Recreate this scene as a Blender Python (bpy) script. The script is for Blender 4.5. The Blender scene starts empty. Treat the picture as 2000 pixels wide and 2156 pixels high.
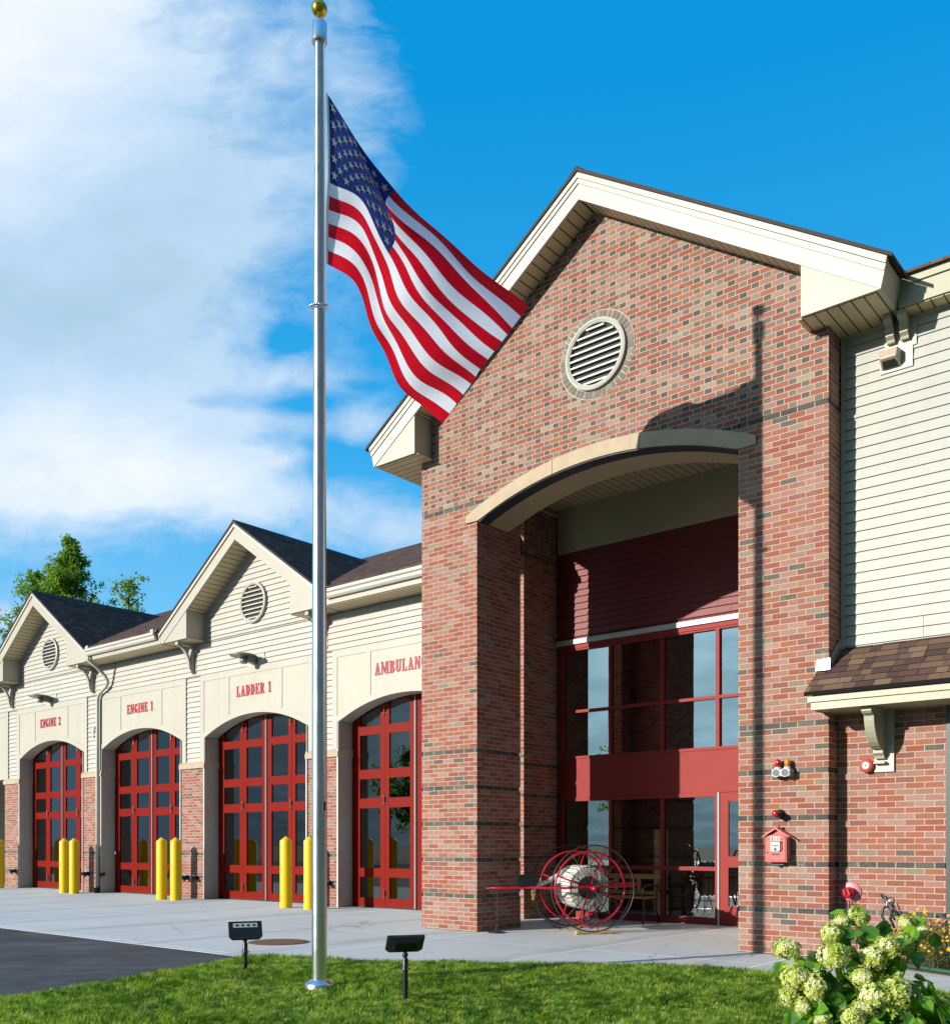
import bpy, bmesh, math, random
import numpy as np
from mathutils import Vector, Matrix
random.seed(7); rng = np.random.default_rng(7)
S = bpy.context.scene; COL = S.collection
PI = math.pi; R = math.radians

# ------------------------------------------------------------------ objects
def tag(o, label=None, cat=None, group=None, kind=None):
    if label: o['label'] = label
    if cat: o['category'] = cat
    if group: o['group'] = group
    if kind: o['kind'] = kind
    return o
def thing(name, label, cat, loc=(0, 0, 0), group=None):
    o = bpy.data.objects.new(name, None); COL.objects.link(o)
    o.location = loc; o.empty_display_size = .2
    return tag(o, label, cat, group)
def dup(o, parent=None, loc=None, label=None):
    c = o.copy(); COL.objects.link(c)
    if parent is not None: c.parent = parent
    if loc is not None: c.location = loc
    if label: c['label'] = label
    for ch in list(o.children): dup(ch, c)
    return c
def origin_of(o):
    p = Vector((0, 0, 0))
    while o is not None:
        p += o.location; o = o.parent
    return p

class MB:
    def __init__(s): s.v = []; s.f = []; s.mi = []; s.cuv = {}
    def face(s, pts, m=0, uv=None):
        n = len(s.v); s.v += [tuple(p) for p in pts]; s.f.append(tuple(range(n, n + len(pts)))); s.mi.append(m)
        if uv: s.cuv[len(s.f) - 1] = uv
    def mesh(s, vs, fs, m=0):
        n = len(s.v); s.v += [tuple(p) for p in vs]
        for f in fs: s.f.append(tuple(i + n for i in f)); s.mi.append(m)
    def box(s, x0, x1, y0, y1, z0, z1, m=0):
        vs = [(x, y, z) for z in (z0, z1) for y in (y0, y1) for x in (x0, x1)]
        s.mesh(vs, [(0, 2, 3, 1), (4, 5, 7, 6), (0, 1, 5, 4), (2, 6, 7, 3), (0, 4, 6, 2), (1, 3, 7, 5)], m)
    def obox(s, c, ax, ay, az, m=0):                      # box from centre and half-axes
        c = Vector(c); ax = Vector(ax); ay = Vector(ay); az = Vector(az)
        vs = [c + ax * i + ay * j + az * k for k in (-1, 1) for j in (-1, 1) for i in (-1, 1)]
        s.mesh(vs, [(0, 2, 3, 1), (4, 5, 7, 6), (0, 1, 5, 4), (2, 6, 7, 3), (0, 4, 6, 2), (1, 3, 7, 5)], m)
    def prism(s, poly, axis, a, b, m=0):
        n = len(poly)
        def P(p, t):
            return (t, p[0], p[1]) if axis == 'x' else (p[0], t, p[1]) if axis == 'y' else (p[0], p[1], t)
        vs = [P(p, a) for p in poly] + [P(p, b) for p in poly]
        fs = [tuple(range(n)), tuple(range(2 * n - 1, n - 1, -1))] + [(i, i + n, (i + 1) % n + n, (i + 1) % n) for i in range(n)]
        s.mesh(vs, fs, m)
    def tube(s, pts, r, n=8, m=0, closed=False):
        pts = [Vector(p) for p in pts]; N = len(pts); rs = r if isinstance(r, (list, tuple)) else [r] * N
        up = None; vs = []
        for i, p in enumerate(pts):
            if closed: t = pts[(i + 1) % N] - pts[i - 1]
            else: t = pts[min(i + 1, N - 1)] - pts[max(i - 1, 0)]
            t.normalize()
            if up is None:
                up = Vector((0, 0, 1)) if abs(t.z) < .9 else Vector((1, 0, 0))
            a = t.cross(up).normalized(); up = a.cross(t).normalized()
            for k in range(n):
                w = 2 * PI * k / n; vs.append(p + (a * math.cos(w) + up * math.sin(w)) * rs[i])
        fs = []
        for i in range(N if closed else N - 1):
            j = (i + 1) % N
            for k in range(n): fs.append((i * n + k, j * n + k, j * n + (k + 1) % n, i * n + (k + 1) % n))
        if not closed: fs += [tuple(range(n - 1, -1, -1)), tuple((N - 1) * n + k for k in range(n))]
        s.mesh(vs, fs, m)
    def ring(s, c, nrm, rad, r, N=40, n=8, m=0, a0=0, a1=2 * PI):
        nrm = Vector(nrm).normalized(); a = nrm.orthogonal().normalized()
        if abs(nrm.z) < .99: a = nrm.cross(Vector((0, 0, 1))).normalized()
        b = nrm.cross(a); c = Vector(c); full = a1 - a0 > 6.28
        M = N if full else N + 1
        s.tube([c + (a * math.cos(a0 + (a1 - a0) * i / N) + b * math.sin(a0 + (a1 - a0) * i / N)) * rad for i in range(M)], r, n, m, full)
    def lathe(s, prof, c=(0, 0, 0), axis=(0, 0, 1), n=24, m=0):
        ax = Vector(axis).normalized(); a = ax.orthogonal().normalized(); b = ax.cross(a); c = Vector(c); vs = []
        for r, t in prof:
            for k in range(n):
                w = 2 * PI * k / n; vs.append(c + ax * t + (a * math.cos(w) + b * math.sin(w)) * r)
        L = len(prof); fs = []
        for i in range(L - 1):
            for k in range(n): fs.append((i * n + k, i * n + (k + 1) % n, (i + 1) * n + (k + 1) % n, (i + 1) * n + k))
        fs += [tuple(range(n - 1, -1, -1)), tuple((L - 1) * n + k for k in range(n))]
        s.mesh(vs, fs, m)
    def sphere(s, c, r, m=0, n=20):
        s.lathe([(r * math.sin(PI * i / 12 + (1e-3 if i == 0 else -1e-3 if i == 12 else 0)), -r * math.cos(PI * i / 12)) for i in range(13)], c, n=n, m=m)
    def build(s, name, mats, parent=None, smooth=False, uv=None, bevel=0, loc=None, recalc=True, auto=None):
        if not isinstance(mats, (list, tuple)): mats = [mats]
        o0 = origin_of(parent) if parent is not None else Vector(loc or (0, 0, 0))
        me = bpy.data.meshes.new(name)
        me.from_pydata([(p[0] - o0.x, p[1] - o0.y, p[2] - o0.z) for p in s.v], [], s.f)
        for m in mats: me.materials.append(m)
        me.polygons.foreach_set('material_index', s.mi)
        if recalc:
            bm = bmesh.new(); bm.from_mesh(me); bmesh.ops.recalc_face_normals(bm, faces=bm.faces); bm.to_mesh(me); bm.free()
        uvl = me.uv_layers.new(name='UVMap')
        V = [Vector(p) for p in s.v]
        for pi, p in enumerate(me.polygons):
            nx, ny, nz = map(abs, p.normal)
            cu = s.cuv.get(pi)
            for q, li in enumerate(p.loop_indices):
                w = V[me.loops[li].vertex_index]
                if cu and not recalc: t = cu[q]
                elif uv: t = uv(w, p.normal)
                elif ny >= nx and ny >= nz: t = (w.x, w.z)
                elif nx >= nz: t = (w.y, w.z)
                else: t = (w.x, w.y)
                uvl.data[li].uv = t
        if smooth:
            me.polygons.foreach_set('use_smooth', [True] * len(me.polygons))
            if auto:
                try: me.set_sharp_from_angle(angle=R(auto))
                except Exception: pass
        o = bpy.data.objects.new(name, me); COL.objects.link(o)
        if parent is not None: o.parent = parent
        elif loc: o.location = loc
        if bevel:
            b = o.modifiers.new('bevel', 'BEVEL'); b.width = bevel; b.segments = 2; b.limit_method = 'ANGLE'; b.angle_limit = R(40)
        return o

# ------------------------------------------------------------------ materials
class NT:
    def __init__(s, name):
        s.m = bpy.data.materials.new(name); s.m.use_nodes = True; s.t = s.m.node_tree; s.t.nodes.clear()
        s.out = s.t.nodes.new('ShaderNodeOutputMaterial')
    def n(s, typ, **kw):
        nd = s.t.nodes.new('ShaderNode' + typ)
        for k, v in kw.items(): setattr(nd, k, v)
        return nd
    def l(s, a, b): s.t.links.new(a, b)
    def sock(s, nd, i, v):
        if hasattr(v, 'is_output') or isinstance(v, bpy.types.NodeSocket): s.l(v, nd.inputs[i])
        else: nd.inputs[i].default_value = v
    def math(s, op, a, b=0., c=0.):
        nd = s.n('Math', operation=op); s.sock(nd, 0, a); s.sock(nd, 1, b)
        if op in ('MULTIPLY_ADD', 'SMOOTH_MIN', 'COMPARE', 'WRAP'): s.sock(nd, 2, c)
        return nd.outputs[0]
    def mix(s, f, a, b, typ='MIX'):
        nd = s.n('MixRGB', blend_type=typ); s.sock(nd, 0, f); s.sock(nd, 1, a); s.sock(nd, 2, b); return nd.outputs[0]
    def noise(s, scale, detail=4, rough=.55, vec=None, dist=0):
        nd = s.n('TexNoise'); nd.inputs['Scale'].default_value = scale; nd.inputs['Detail'].default_value = detail
        nd.inputs['Roughness'].default_value = rough; nd.inputs['Distortion'].default_value = dist
        if vec is not None: s.l(vec, nd.inputs['Vector'])
        return nd.outputs['Fac']
    def ramp(s, f, stops, interp='LINEAR'):
        nd = s.n('ValToRGB'); e = nd.color_ramp.elements; nd.color_ramp.interpolation = interp
        while len(e) < len(stops): e.new(.5)
        for i, (p, c) in enumerate(stops): e[i].position = p; e[i].color = (*c, 1) if len(c) == 3 else c
        s.l(f, nd.inputs[0]); return nd.outputs[0]
    def obj(s): return s.n('TexCoord').outputs['Object']
    def uv(s): return s.n('TexCoord').outputs['UV']
    def xyz(s, v):
        nd = s.n('SeparateXYZ'); s.l(v, nd.inputs[0]); return nd.outputs
    def vec(s, x, y, z=0.):
        nd = s.n('CombineXYZ'); s.sock(nd, 0, x); s.sock(nd, 1, y); s.sock(nd, 2, z); return nd.outputs[0]
    def bump(s, h, strength=.3, dist=.01):
        nd = s.n('Bump'); nd.inputs['Strength'].default_value = strength; nd.inputs['Distance'].default_value = dist
        s.l(h, nd.inputs['Height']); return nd.outputs[0]
    def bsdf(s, col, rough=.6, metal=0., spec=.5, normal=None, **kw):
        nd = s.n('BsdfPrincipled'); s.sock(nd, 'Base Color', col if not isinstance(col, tuple) else (*col, 1)); s.sock(nd, 'Roughness', rough)
        nd.inputs['Metallic'].default_value = metal; nd.inputs['Specular IOR Level'].default_value = spec
        for k, v in kw.items(): s.sock(nd, k, v)
        if normal is not None: s.l(normal, nd.inputs['Normal'])
        s.l(nd.outputs[0], s.out.inputs[0]); return nd

def paint(name, col, rough=.5, var=.08, metal=0., spec=.5, scale=3., bump=0., bscale=60., coat=0., drip=0.):
    t = NT(name); co = t.obj()
    f = t.noise(scale, 5, .6, co); f2 = t.noise(scale * 9, 3, .6, co)
    dk = tuple(c * (1 - var * 1.6) for c in col); lt = tuple(min(1, c * (1 + var)) for c in col)
    c = t.ramp(t.math('MULTIPLY_ADD', f2, .35, t.math('MULTIPLY', f, .65)), [(.3, dk), (.7, lt)])
    if drip:
        sx, sy, sz = t.xyz(co); dr = t.ramp(t.noise(1., 5, .65, t.vec(t.math('MULTIPLY', t.math('ADD', sx, sy), 7.), t.math('MULTIPLY', sz, .5), 0.)), [(.48, (0, 0, 0)), (.78, (1, 1, 1))])
        c = t.mix(t.math('MULTIPLY', dr, drip), c, (col[0] * .45, col[1] * .42, col[2] * .38, 1))
    nm = t.bump(t.noise(bscale, 4, .6, co), bump, .003) if bump else None
    rr = t.math('MULTIPLY_ADD', f2, .2, rough - .1)
    kw = {'Coat Weight': coat, 'Coat Roughness': .08} if coat else {}
    t.bsdf(c, rr, metal, spec, nm, **kw); return t.m

HB = .06775; ZB = .558; BL = .2032
def brick(name, top_row=-99, band_max=32, flem_from=9999):
    t = NT(name); u, v, _ = t.xyz(t.uv())
    geo = t.n('NewGeometry'); nx, ny, nz = t.xyz(geo.outputs['Normal'])
    side = t.math('GREATER_THAN', t.math('ABSOLUTE', nx), .7)
    vv = t.math('DIVIDE', t.math('SUBTRACT', v, ZB), HB)
    row = t.math('FLOOR', vv); fv = t.math('FRACT', vv)
    odd = t.math('FLOORED_MODULO', row, 2.)
    flem = t.math('GREATER_THAN', row, flem_from - .5)
    shift = t.math('MULTIPLY', odd, .5)
    ur = t.math('ADD', t.math('DIVIDE', t.math('ADD', u, 20.32), BL), shift)
    uf = t.math('ADD', t.math('DIVIDE', t.math('ADD', u, 20.32), BL * 1.5), shift)
    cr = t.math('FLOOR', ur); fr = t.math('FRACT', ur)
    cf0 = t.math('FLOOR', uf); ff = t.math('FRACT', uf)
    head = t.math('LESS_THAN', ff, 1 / 3)
    cf = t.math('MULTIPLY_ADD', cf0, 2., head)
    # distance to brick ends in metres
    dr = t.math('MULTIPLY', t.math('MINIMUM', fr, t.math('SUBTRACT', 1., fr)), BL)
    df = t.math('MULTIPLY', t.math('MINIMUM', t.math('MINIMUM', ff, t.math('SUBTRACT', 1., ff)), t.math('ABSOLUTE', t.math('SUBTRACT', ff, 1 / 3))), BL * 1.5)
    du = t.math('ADD', t.math('MULTIPLY', df, flem), t.math('MULTIPLY', dr, t.math('SUBTRACT', 1., flem)))
    col = t.math('ADD', t.math('MULTIPLY', cf, flem), t.math('MULTIPLY', cr, t.math('SUBTRACT', 1., flem)))
    dv = t.math('MULTIPLY', t.math('MINIMUM', fv, t.math('SUBTRACT', 1., fv)), HB)
    co = t.n('TexCoord').outputs['Object']
    wob = t.math('MULTIPLY', t.math('SUBTRACT', t.noise(38, 2, .5, co), .5), .0028)
    d = t.math('ADD', t.math('MINIMUM', du, dv), wob)
    mort = t.math('LESS_THAN', d, .0049)
    wn = t.n('TexWhiteNoise', noise_dimensions='3D'); t.l(t.vec(col, row, side), wn.inputs['Vector']); rnd = wn.outputs['Value']
    wn2 = t.n('TexWhiteNoise', noise_dimensions='3D'); t.l(t.vec(row, col, t.math('ADD', side, 7.)), wn2.inputs['Vector']); rnd2 = wn2.outputs['Value']
    reds = [(0, (.285, .092, .064)), (.2, (.315, .128, .096)), (.42, (.33, .168, .138)), (.62, (.325, .118, .070)), (.70, (.335, .20, .165)), (.82, (.25, .10, .08))]
    mixed = t.ramp(rnd, reds + [(.925, (.26, .195, .15)), (.972, (.12, .108, .092))], 'CONSTANT')
    redonly = t.ramp(rnd, reds + [(.95, (.33, .24, .19))], 'CONSTANT')
    dark = t.ramp(rnd, [(0, (.105, .10, .085)), (.35, (.15, .14, .115)), (.7, (.085, .085, .08)), (.88, (.20, .18, .14))], 'CONSTANT')
    flc = t.mix(head, redonly, dark)
    base = t.mix(flem, mixed, flc)
    band = t.math('MULTIPLY', t.math('LESS_THAN', t.math('FLOORED_MODULO', t.math('ADD', row, 1.), 8.), .5), t.math('LESS_THAN', row, band_max))
    band = t.math('MAXIMUM', band, t.math('COMPARE', row, float(top_row), .5))
    bandc = t.ramp(rnd, [(0, (.085, .08, .072)), (.4, (.115, .105, .09)), (.75, (.07, .068, .066)), (.9, (.15, .13, .11))], 'CONSTANT')
    base = t.mix(band, base, bandc)
    base = t.mix(.45, base, t.mix(t.math('MULTIPLY_ADD', rnd2, .7, .0), t.mix(1., base, (.82, .80, .80, 1), 'MULTIPLY'), t.mix(1., base, (1.25, 1.2, 1.15, 1), 'MULTIPLY')))
    # light smears and grain inside the bricks
    g = t.noise(120, 4, .7, co); base = t.mix(t.math('MULTIPLY', t.math('SUBTRACT', g, .35), .4), base, t.mix(1., base, (.5, .45, .42, 1), 'MULTIPLY'))
    blot = t.ramp(t.noise(1.6, 5, .6, co), [(.55, (0, 0, 0)), (.72, (1, 1, 1))])
    blot2 = t.ramp(t.noise(22, 3, .7, co), [(.45, (0, 0, 0)), (.62, (1, 1, 1))])
    base = t.mix(t.math('MULTIPLY', t.math('MULTIPLY', blot, blot2), .42), base, (.46, .37, .33, 1))
    sx, sy, sz = t.xyz(co); streak = t.ramp(t.noise(1., 5, .65, t.vec(t.math('MULTIPLY', t.math('ADD', sx, sy), 2.2), t.math('MULTIPLY', sz, .35), 0.)), [(.5, (0, 0, 0)), (.75, (1, 1, 1))])
    base = t.mix(t.math('MULTIPLY', streak, .22), base, t.mix(1., base, (.60, .58, .58, 1), 'MULTIPLY'))
    mc = t.ramp(t.noise(9, 4, .6, co), [(.3, (.39, .315, .225)), (.7, (.49, .40, .295))])
    c = t.mix(mort, base, mc)
    hgt = t.math('ADD', t.math('SUBTRACT', 1., t.math('MULTIPLY', mort, .9)), t.math('MULTIPLY', g, .22))
    t.bsdf(c, .85, 0, .25, t.bump(hgt, .55, .006)); return t.m

def shingle(name, cols, course=.14, tab=.17):
    t = NT(name); u, v, _ = t.xyz(t.uv()); co = t.obj()
    r = t.math('FLOOR', t.math('DIVIDE', v, course)); fv = t.math('FRACT', t.math('DIVIDE', v, course))
    w0 = t.n('TexWhiteNoise', noise_dimensions='1D'); t.l(r, w0.inputs['W'])
    uu = t.math('ADD', t.math('DIVIDE', u, tab), t.math('MULTIPLY', w0.outputs['Value'], 7.))
    wob = t.math('MULTIPLY', t.math('SINE', t.math('MULTIPLY', uu, 2.4)), .22)
    uu = t.math('ADD', uu, wob)
    cidx = t.math('FLOOR', uu); fu = t.math('FRACT', uu)
    wn = t.n('TexWhiteNoise', noise_dimensions='2D'); t.l(t.vec(cidx, r), wn.inputs['Vector'])
    c = t.ramp(wn.outputs['Value'], cols, 'CONSTANT')
    g = t.noise(300, 2, .7, co); c = t.mix(t.math('MULTIPLY', g, .6), c, t.mix(1., c, (.5, .5, .5, 1), 'MULTIPLY'))
    edge = t.math('MAXIMUM', t.math('LESS_THAN', fv, .11), t.math('MULTIPLY', t.math('LESS_THAN', fu, .035), .75))
    c = t.mix(edge, c, (.018, .015, .014, 1))
    h = t.math('ADD', t.math('SUBTRACT', 1., fv), t.math('MULTIPLY', wn.outputs['Value'], .5))
    t.bsdf(c, 1., 0, .03, t.bump(h, .9, .012)); return t.m

def lines(name, col, pitch, width, groove, axis=0, rough=.5, var=.06):
    t = NT(name); uvx = t.xyz(t.uv()); co = t.obj()
    f = t.math('FRACT', t.math('DIVIDE', uvx[axis], pitch)); ln = t.math('LESS_THAN', f, width / pitch)
    b = t.ramp(t.noise(4, 4, .6, co), [(.3, tuple(c * (1 - var) for c in col)), (.7, tuple(min(1, c * (1 + var)) for c in col))])
    c = t.mix(ln, b, (*groove, 1)); t.bsdf(c, rough, 0, .35, t.bump(t.math('SUBTRACT', 1., ln), .5, .006)); return t.m

M = {}
M['brick'] = brick('brick_mixed_bond', 85, 32, 86)
M['brick_plain'] = brick('brick_running_bond', -99, 8, 9999)
M['siding'] = paint('cream_clapboard_paint', (.475, .455, .395), .5, .05, scale=1.5, drip=.16)
M['siding2'] = paint('pale_clapboard_paint', (.43, .425, .375), .5, .05, scale=1.5, drip=.16)
M['trim'] = paint('beige_trim_paint', (.43, .40, .32), .45, .05, scale=1.2)
M['trimw'] = paint('pale_trim_paint', (.50, .478, .41), .45, .05, scale=1.2)
M['panelp'] = paint('beige_panel_paint', (.45, .42, .34), .5, .04, scale=1.0, drip=.16)
M['sage'] = paint('sage_trim_paint', (.38, .37, .255), .45, .05, scale=1.5)
M['jamb'] = paint('grey_jamb_paint', (.40, .37, .33), .5, .06, drip=.16)
M['stone'] = paint('cast_stone', (.47, .365, .25), .85, .10, scale=5, bump=.4, bscale=90)
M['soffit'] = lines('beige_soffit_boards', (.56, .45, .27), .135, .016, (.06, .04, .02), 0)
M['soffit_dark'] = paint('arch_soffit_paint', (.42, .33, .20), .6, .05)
M['cream_in'] = paint('cream_header_paint', (.46, .39, .24), .6, .05)
M['shingle'] = shingle('brown_asphalt_shingles', [(0, (.115, .074, .062)), (.25, (.145, .094, .075)), (.5, (.10, .066, .058)), (.7, (.165, .108, .08)), (.85, (.125, .08, .068)), (.94, (.19, .125, .09))])
M['shingle_lt'] = shingle('tan_asphalt_shingles', [(0, (.125, .075, .058)), (.2, (.17, .105, .072)), (.4, (.10, .062, .052)), (.55, (.20, .125, .082)), (.72, (.135, .08, .062)), (.88, (.235, .155, .098))], .135, .17)
M['edge'] = paint('dark_roof_edge', (.035, .03, .028), .8)
M['red'] = paint('red_door_paint', (.20, .0075, .0022), .46, .06, scale=1.3, spec=.10, drip=.16)
M['store_red'] = paint('storefront_red', (.29, .036, .030), .55, .05, spec=.15)
M['red_siding'] = paint('dark_red_clapboard', (.20, .036, .034), .5, .05)
M['letters'] = paint('red_lettering', (.42, .012, .028), .45, .04)
M['hinge'] = paint('hinge_metal', (.20, .03, .025), .35, .1)
M['black'] = paint('black_plastic', (.012, .013, .015), .38, .1)
M['rubber'] = paint('black_rubber', (.02, .02, .02), .7, .1)
M['white'] = paint('white_paint', (.60, .595, .57), .45, .05)
M['yellow'] = paint('bollard_yellow', (.84, .56, .004), .38, .05, spec=.45, drip=.16)
M['alu'] = paint('brushed_aluminium', (.62, .65, .68), .25, .06, metal=1., scale=6)
M['polemetal'] = paint('satin_aluminium', (.66, .69, .72), .30, .02, metal=1., scale=.5)
M['chrome'] = paint('chrome', (.75, .77, .8), .18, .05, metal=1.)
M['dark_metal'] = paint('dark_steel', (.045, .05, .06), .45, .1, metal=.4)
M['rust'] = paint('rusty_cast_iron', (.17, .085, .05), .75, .25, scale=25, bump=.5, bscale=60)
M['gold'] = paint('gold_leaf', (.80, .50, .06), .22, .05, metal=1.)
M['wood'] = paint('golden_wood', (.40, .19, .06), .5, .2, scale=8)
M['pale_wood'] = paint('pine_block', (.50, .30, .11), .7, .15, scale=10)
M['cart_red'] = paint('cart_red_enamel', (.42, .006, .022), .3, .06, spec=.5)
M['iron'] = paint('old_iron', (.055, .05, .048), .5, .2, metal=.5)
M['hose'] = lines('canvas_hose', (.60, .57, .51), .075, .010, (.10, .10, .11), 0, .8)
M['alarm_red'] = paint('alarm_box_red', (.56, .075, .06), .35, .05, spec=.5)
M['galv'] = paint('galvanised_flashing', (.62, .64, .67), .35, .1, metal=.8)
M['lampgreen'] = paint('patinated_lamp', (.16, .17, .14), .4, .1)
M['amber'] = paint('amber_lens', (.80, .20, .008), .2, .05, coat=.5)
M['redlens'] = paint('red_lens', (.42, .006, .012), .2, .05, coat=.5)
M['mulch'] = paint('bark_mulch', (.085, .048, .03), .95, .35, scale=20, bump=1., bscale=40)
M['green_edge'] = paint('green_edging', (.018, .09, .04), .5, .1)
M['inwall'] = paint('interior_wall_paint', (.52, .50, .40), .7, .06)
M['inwall2'] = paint('lobby_wall_paint', (.60, .58, .33), .7, .06)
M['infloor'] = paint('interior_floor', (.20, .19, .18), .4, .1)
M['bark'] = paint('tree_bark', (.10, .075, .055), .9, .25, scale=8, bump=.8, bscale=20)
M['stem'] = paint('plant_stem', (.13, .15, .05), .7, .2)
M['enginered'] = paint('engine_red', (.45, .01, .012), .25, .05, coat=.6)
M['boxgrey'] = paint('grey_cast_metal', (.30, .31, .32), .4, .15, metal=.3, scale=14)
M['teal'] = paint('dark_teal_frame', (.03, .05, .055), .4, .1)

def glass(name, tint, refl=.10, rough=.0):
    t = NT(name); tr = t.n('BsdfTransparent'); tr.inputs[0].default_value = (*tint, 1)
    gl = t.n('BsdfGlossy'); gl.inputs['Roughness'].default_value = rough; gl.inputs[0].default_value = (.92, .97, 1, 1)
    wob = t.bump(t.noise(1.3, 2, .5, t.obj()), .04, .02); t.l(wob, gl.inputs['Normal'])
    fr = t.n('Fresnel'); fr.inputs[0].default_value = 1.5
    f = t.math('MULTIPLY_ADD', fr.outputs[0], 1.1, refl)
    mx = t.n('MixShader'); t.l(f, mx.inputs[0]); t.l(tr.outputs[0], mx.inputs[1]); t.l(gl.outputs[0], mx.inputs[2]); t.l(mx.outputs[0], t.out.inputs[0]); return t.m
M['glass'] = glass('tinted_glass', (.58, .66, .62), .10)
M['glass_up'] = glass('coated_upper_glass', (.36, .44, .42), .24)
M['glass_sf'] = glass('storefront_glass', (.55, .62, .58), .10)

def leafmat(name, stops, trans=.35, rough=.45, scale=.6, spec=.4):
    t = NT(name); co = t.n('NewGeometry'); wn = t.n('TexNoise'); 
    rn = t.n('TexWhiteNoise', noise_dimensions='3D'); sn = t.n('VectorMath', operation='SNAP'); t.l(t.obj(), sn.inputs[0]); sn.inputs[1].default_value = (.07, .07, .07); t.l(sn.outputs[0], rn.inputs['Vector'])
    f = t.math('ADD', t.math('MULTIPLY', t.noise(scale * .28, 3, .6, t.obj()), .28), t.math('MULTIPLY_ADD', t.noise(scale, 3, .6, t.obj()), .38, t.math('MULTIPLY', rn.outputs['Value'], .34)))
    c = t.ramp(f, stops)
    p = t.n('BsdfPrincipled'); t.l(c, p.inputs['Base Color']); p.inputs['Roughness'].default_value = rough; p.inputs['Specular IOR Level'].default_value = spec
    tl = t.n('BsdfTranslucent'); t.l(t.mix(1., c, (1.5, 1.6, .6, 1), 'MULTIPLY'), tl.inputs[0])
    mx = t.n('MixShader'); mx.inputs[0].default_value = trans; t.l(p.outputs[0], mx.inputs[1]); t.l(tl.outputs[0], mx.inputs[2]); t.l(mx.outputs[0], t.out.inputs[0]); return t.m
M['grass'] = leafmat('lawn_blades', [(.33, (.05, .125, .012)), (.44, (.13, .25, .018)), (.54, (.22, .35, .03)), (.66, (.42, .50, .10))], .42, .5, 2.2)
M['leaf'] = leafmat('tree_leaves', [(.3, (.10, .19, .018)), (.55, (.19, .31, .03)), (.8, (.34, .43, .07))], .5, .5, .35)
M['hyleaf'] = leafmat('hydrangea_leaves', [(.38, (.05, .16, .012)), (.52, (.12, .30, .016)), (.66, (.26, .46, .03))], .35, .4, 5)
M['floret'] = leafmat('hydrangea_florets', [(.36, (.42, .50, .06)), (.52, (.62, .66, .19)), (.66, (.80, .79, .48))], .25, .6, 25)
M['yellowfl'] = leafmat('yellow_petals', [(.3, (.75, .42, .01)), (.7, (.85, .58, .02))], .25, .6, 10)
M['bedleaf'] = leafmat('bed_leaves', [(.3, (.05, .085, .012)), (.7, (.11, .15, .03))], .35, .5, 3)

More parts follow.
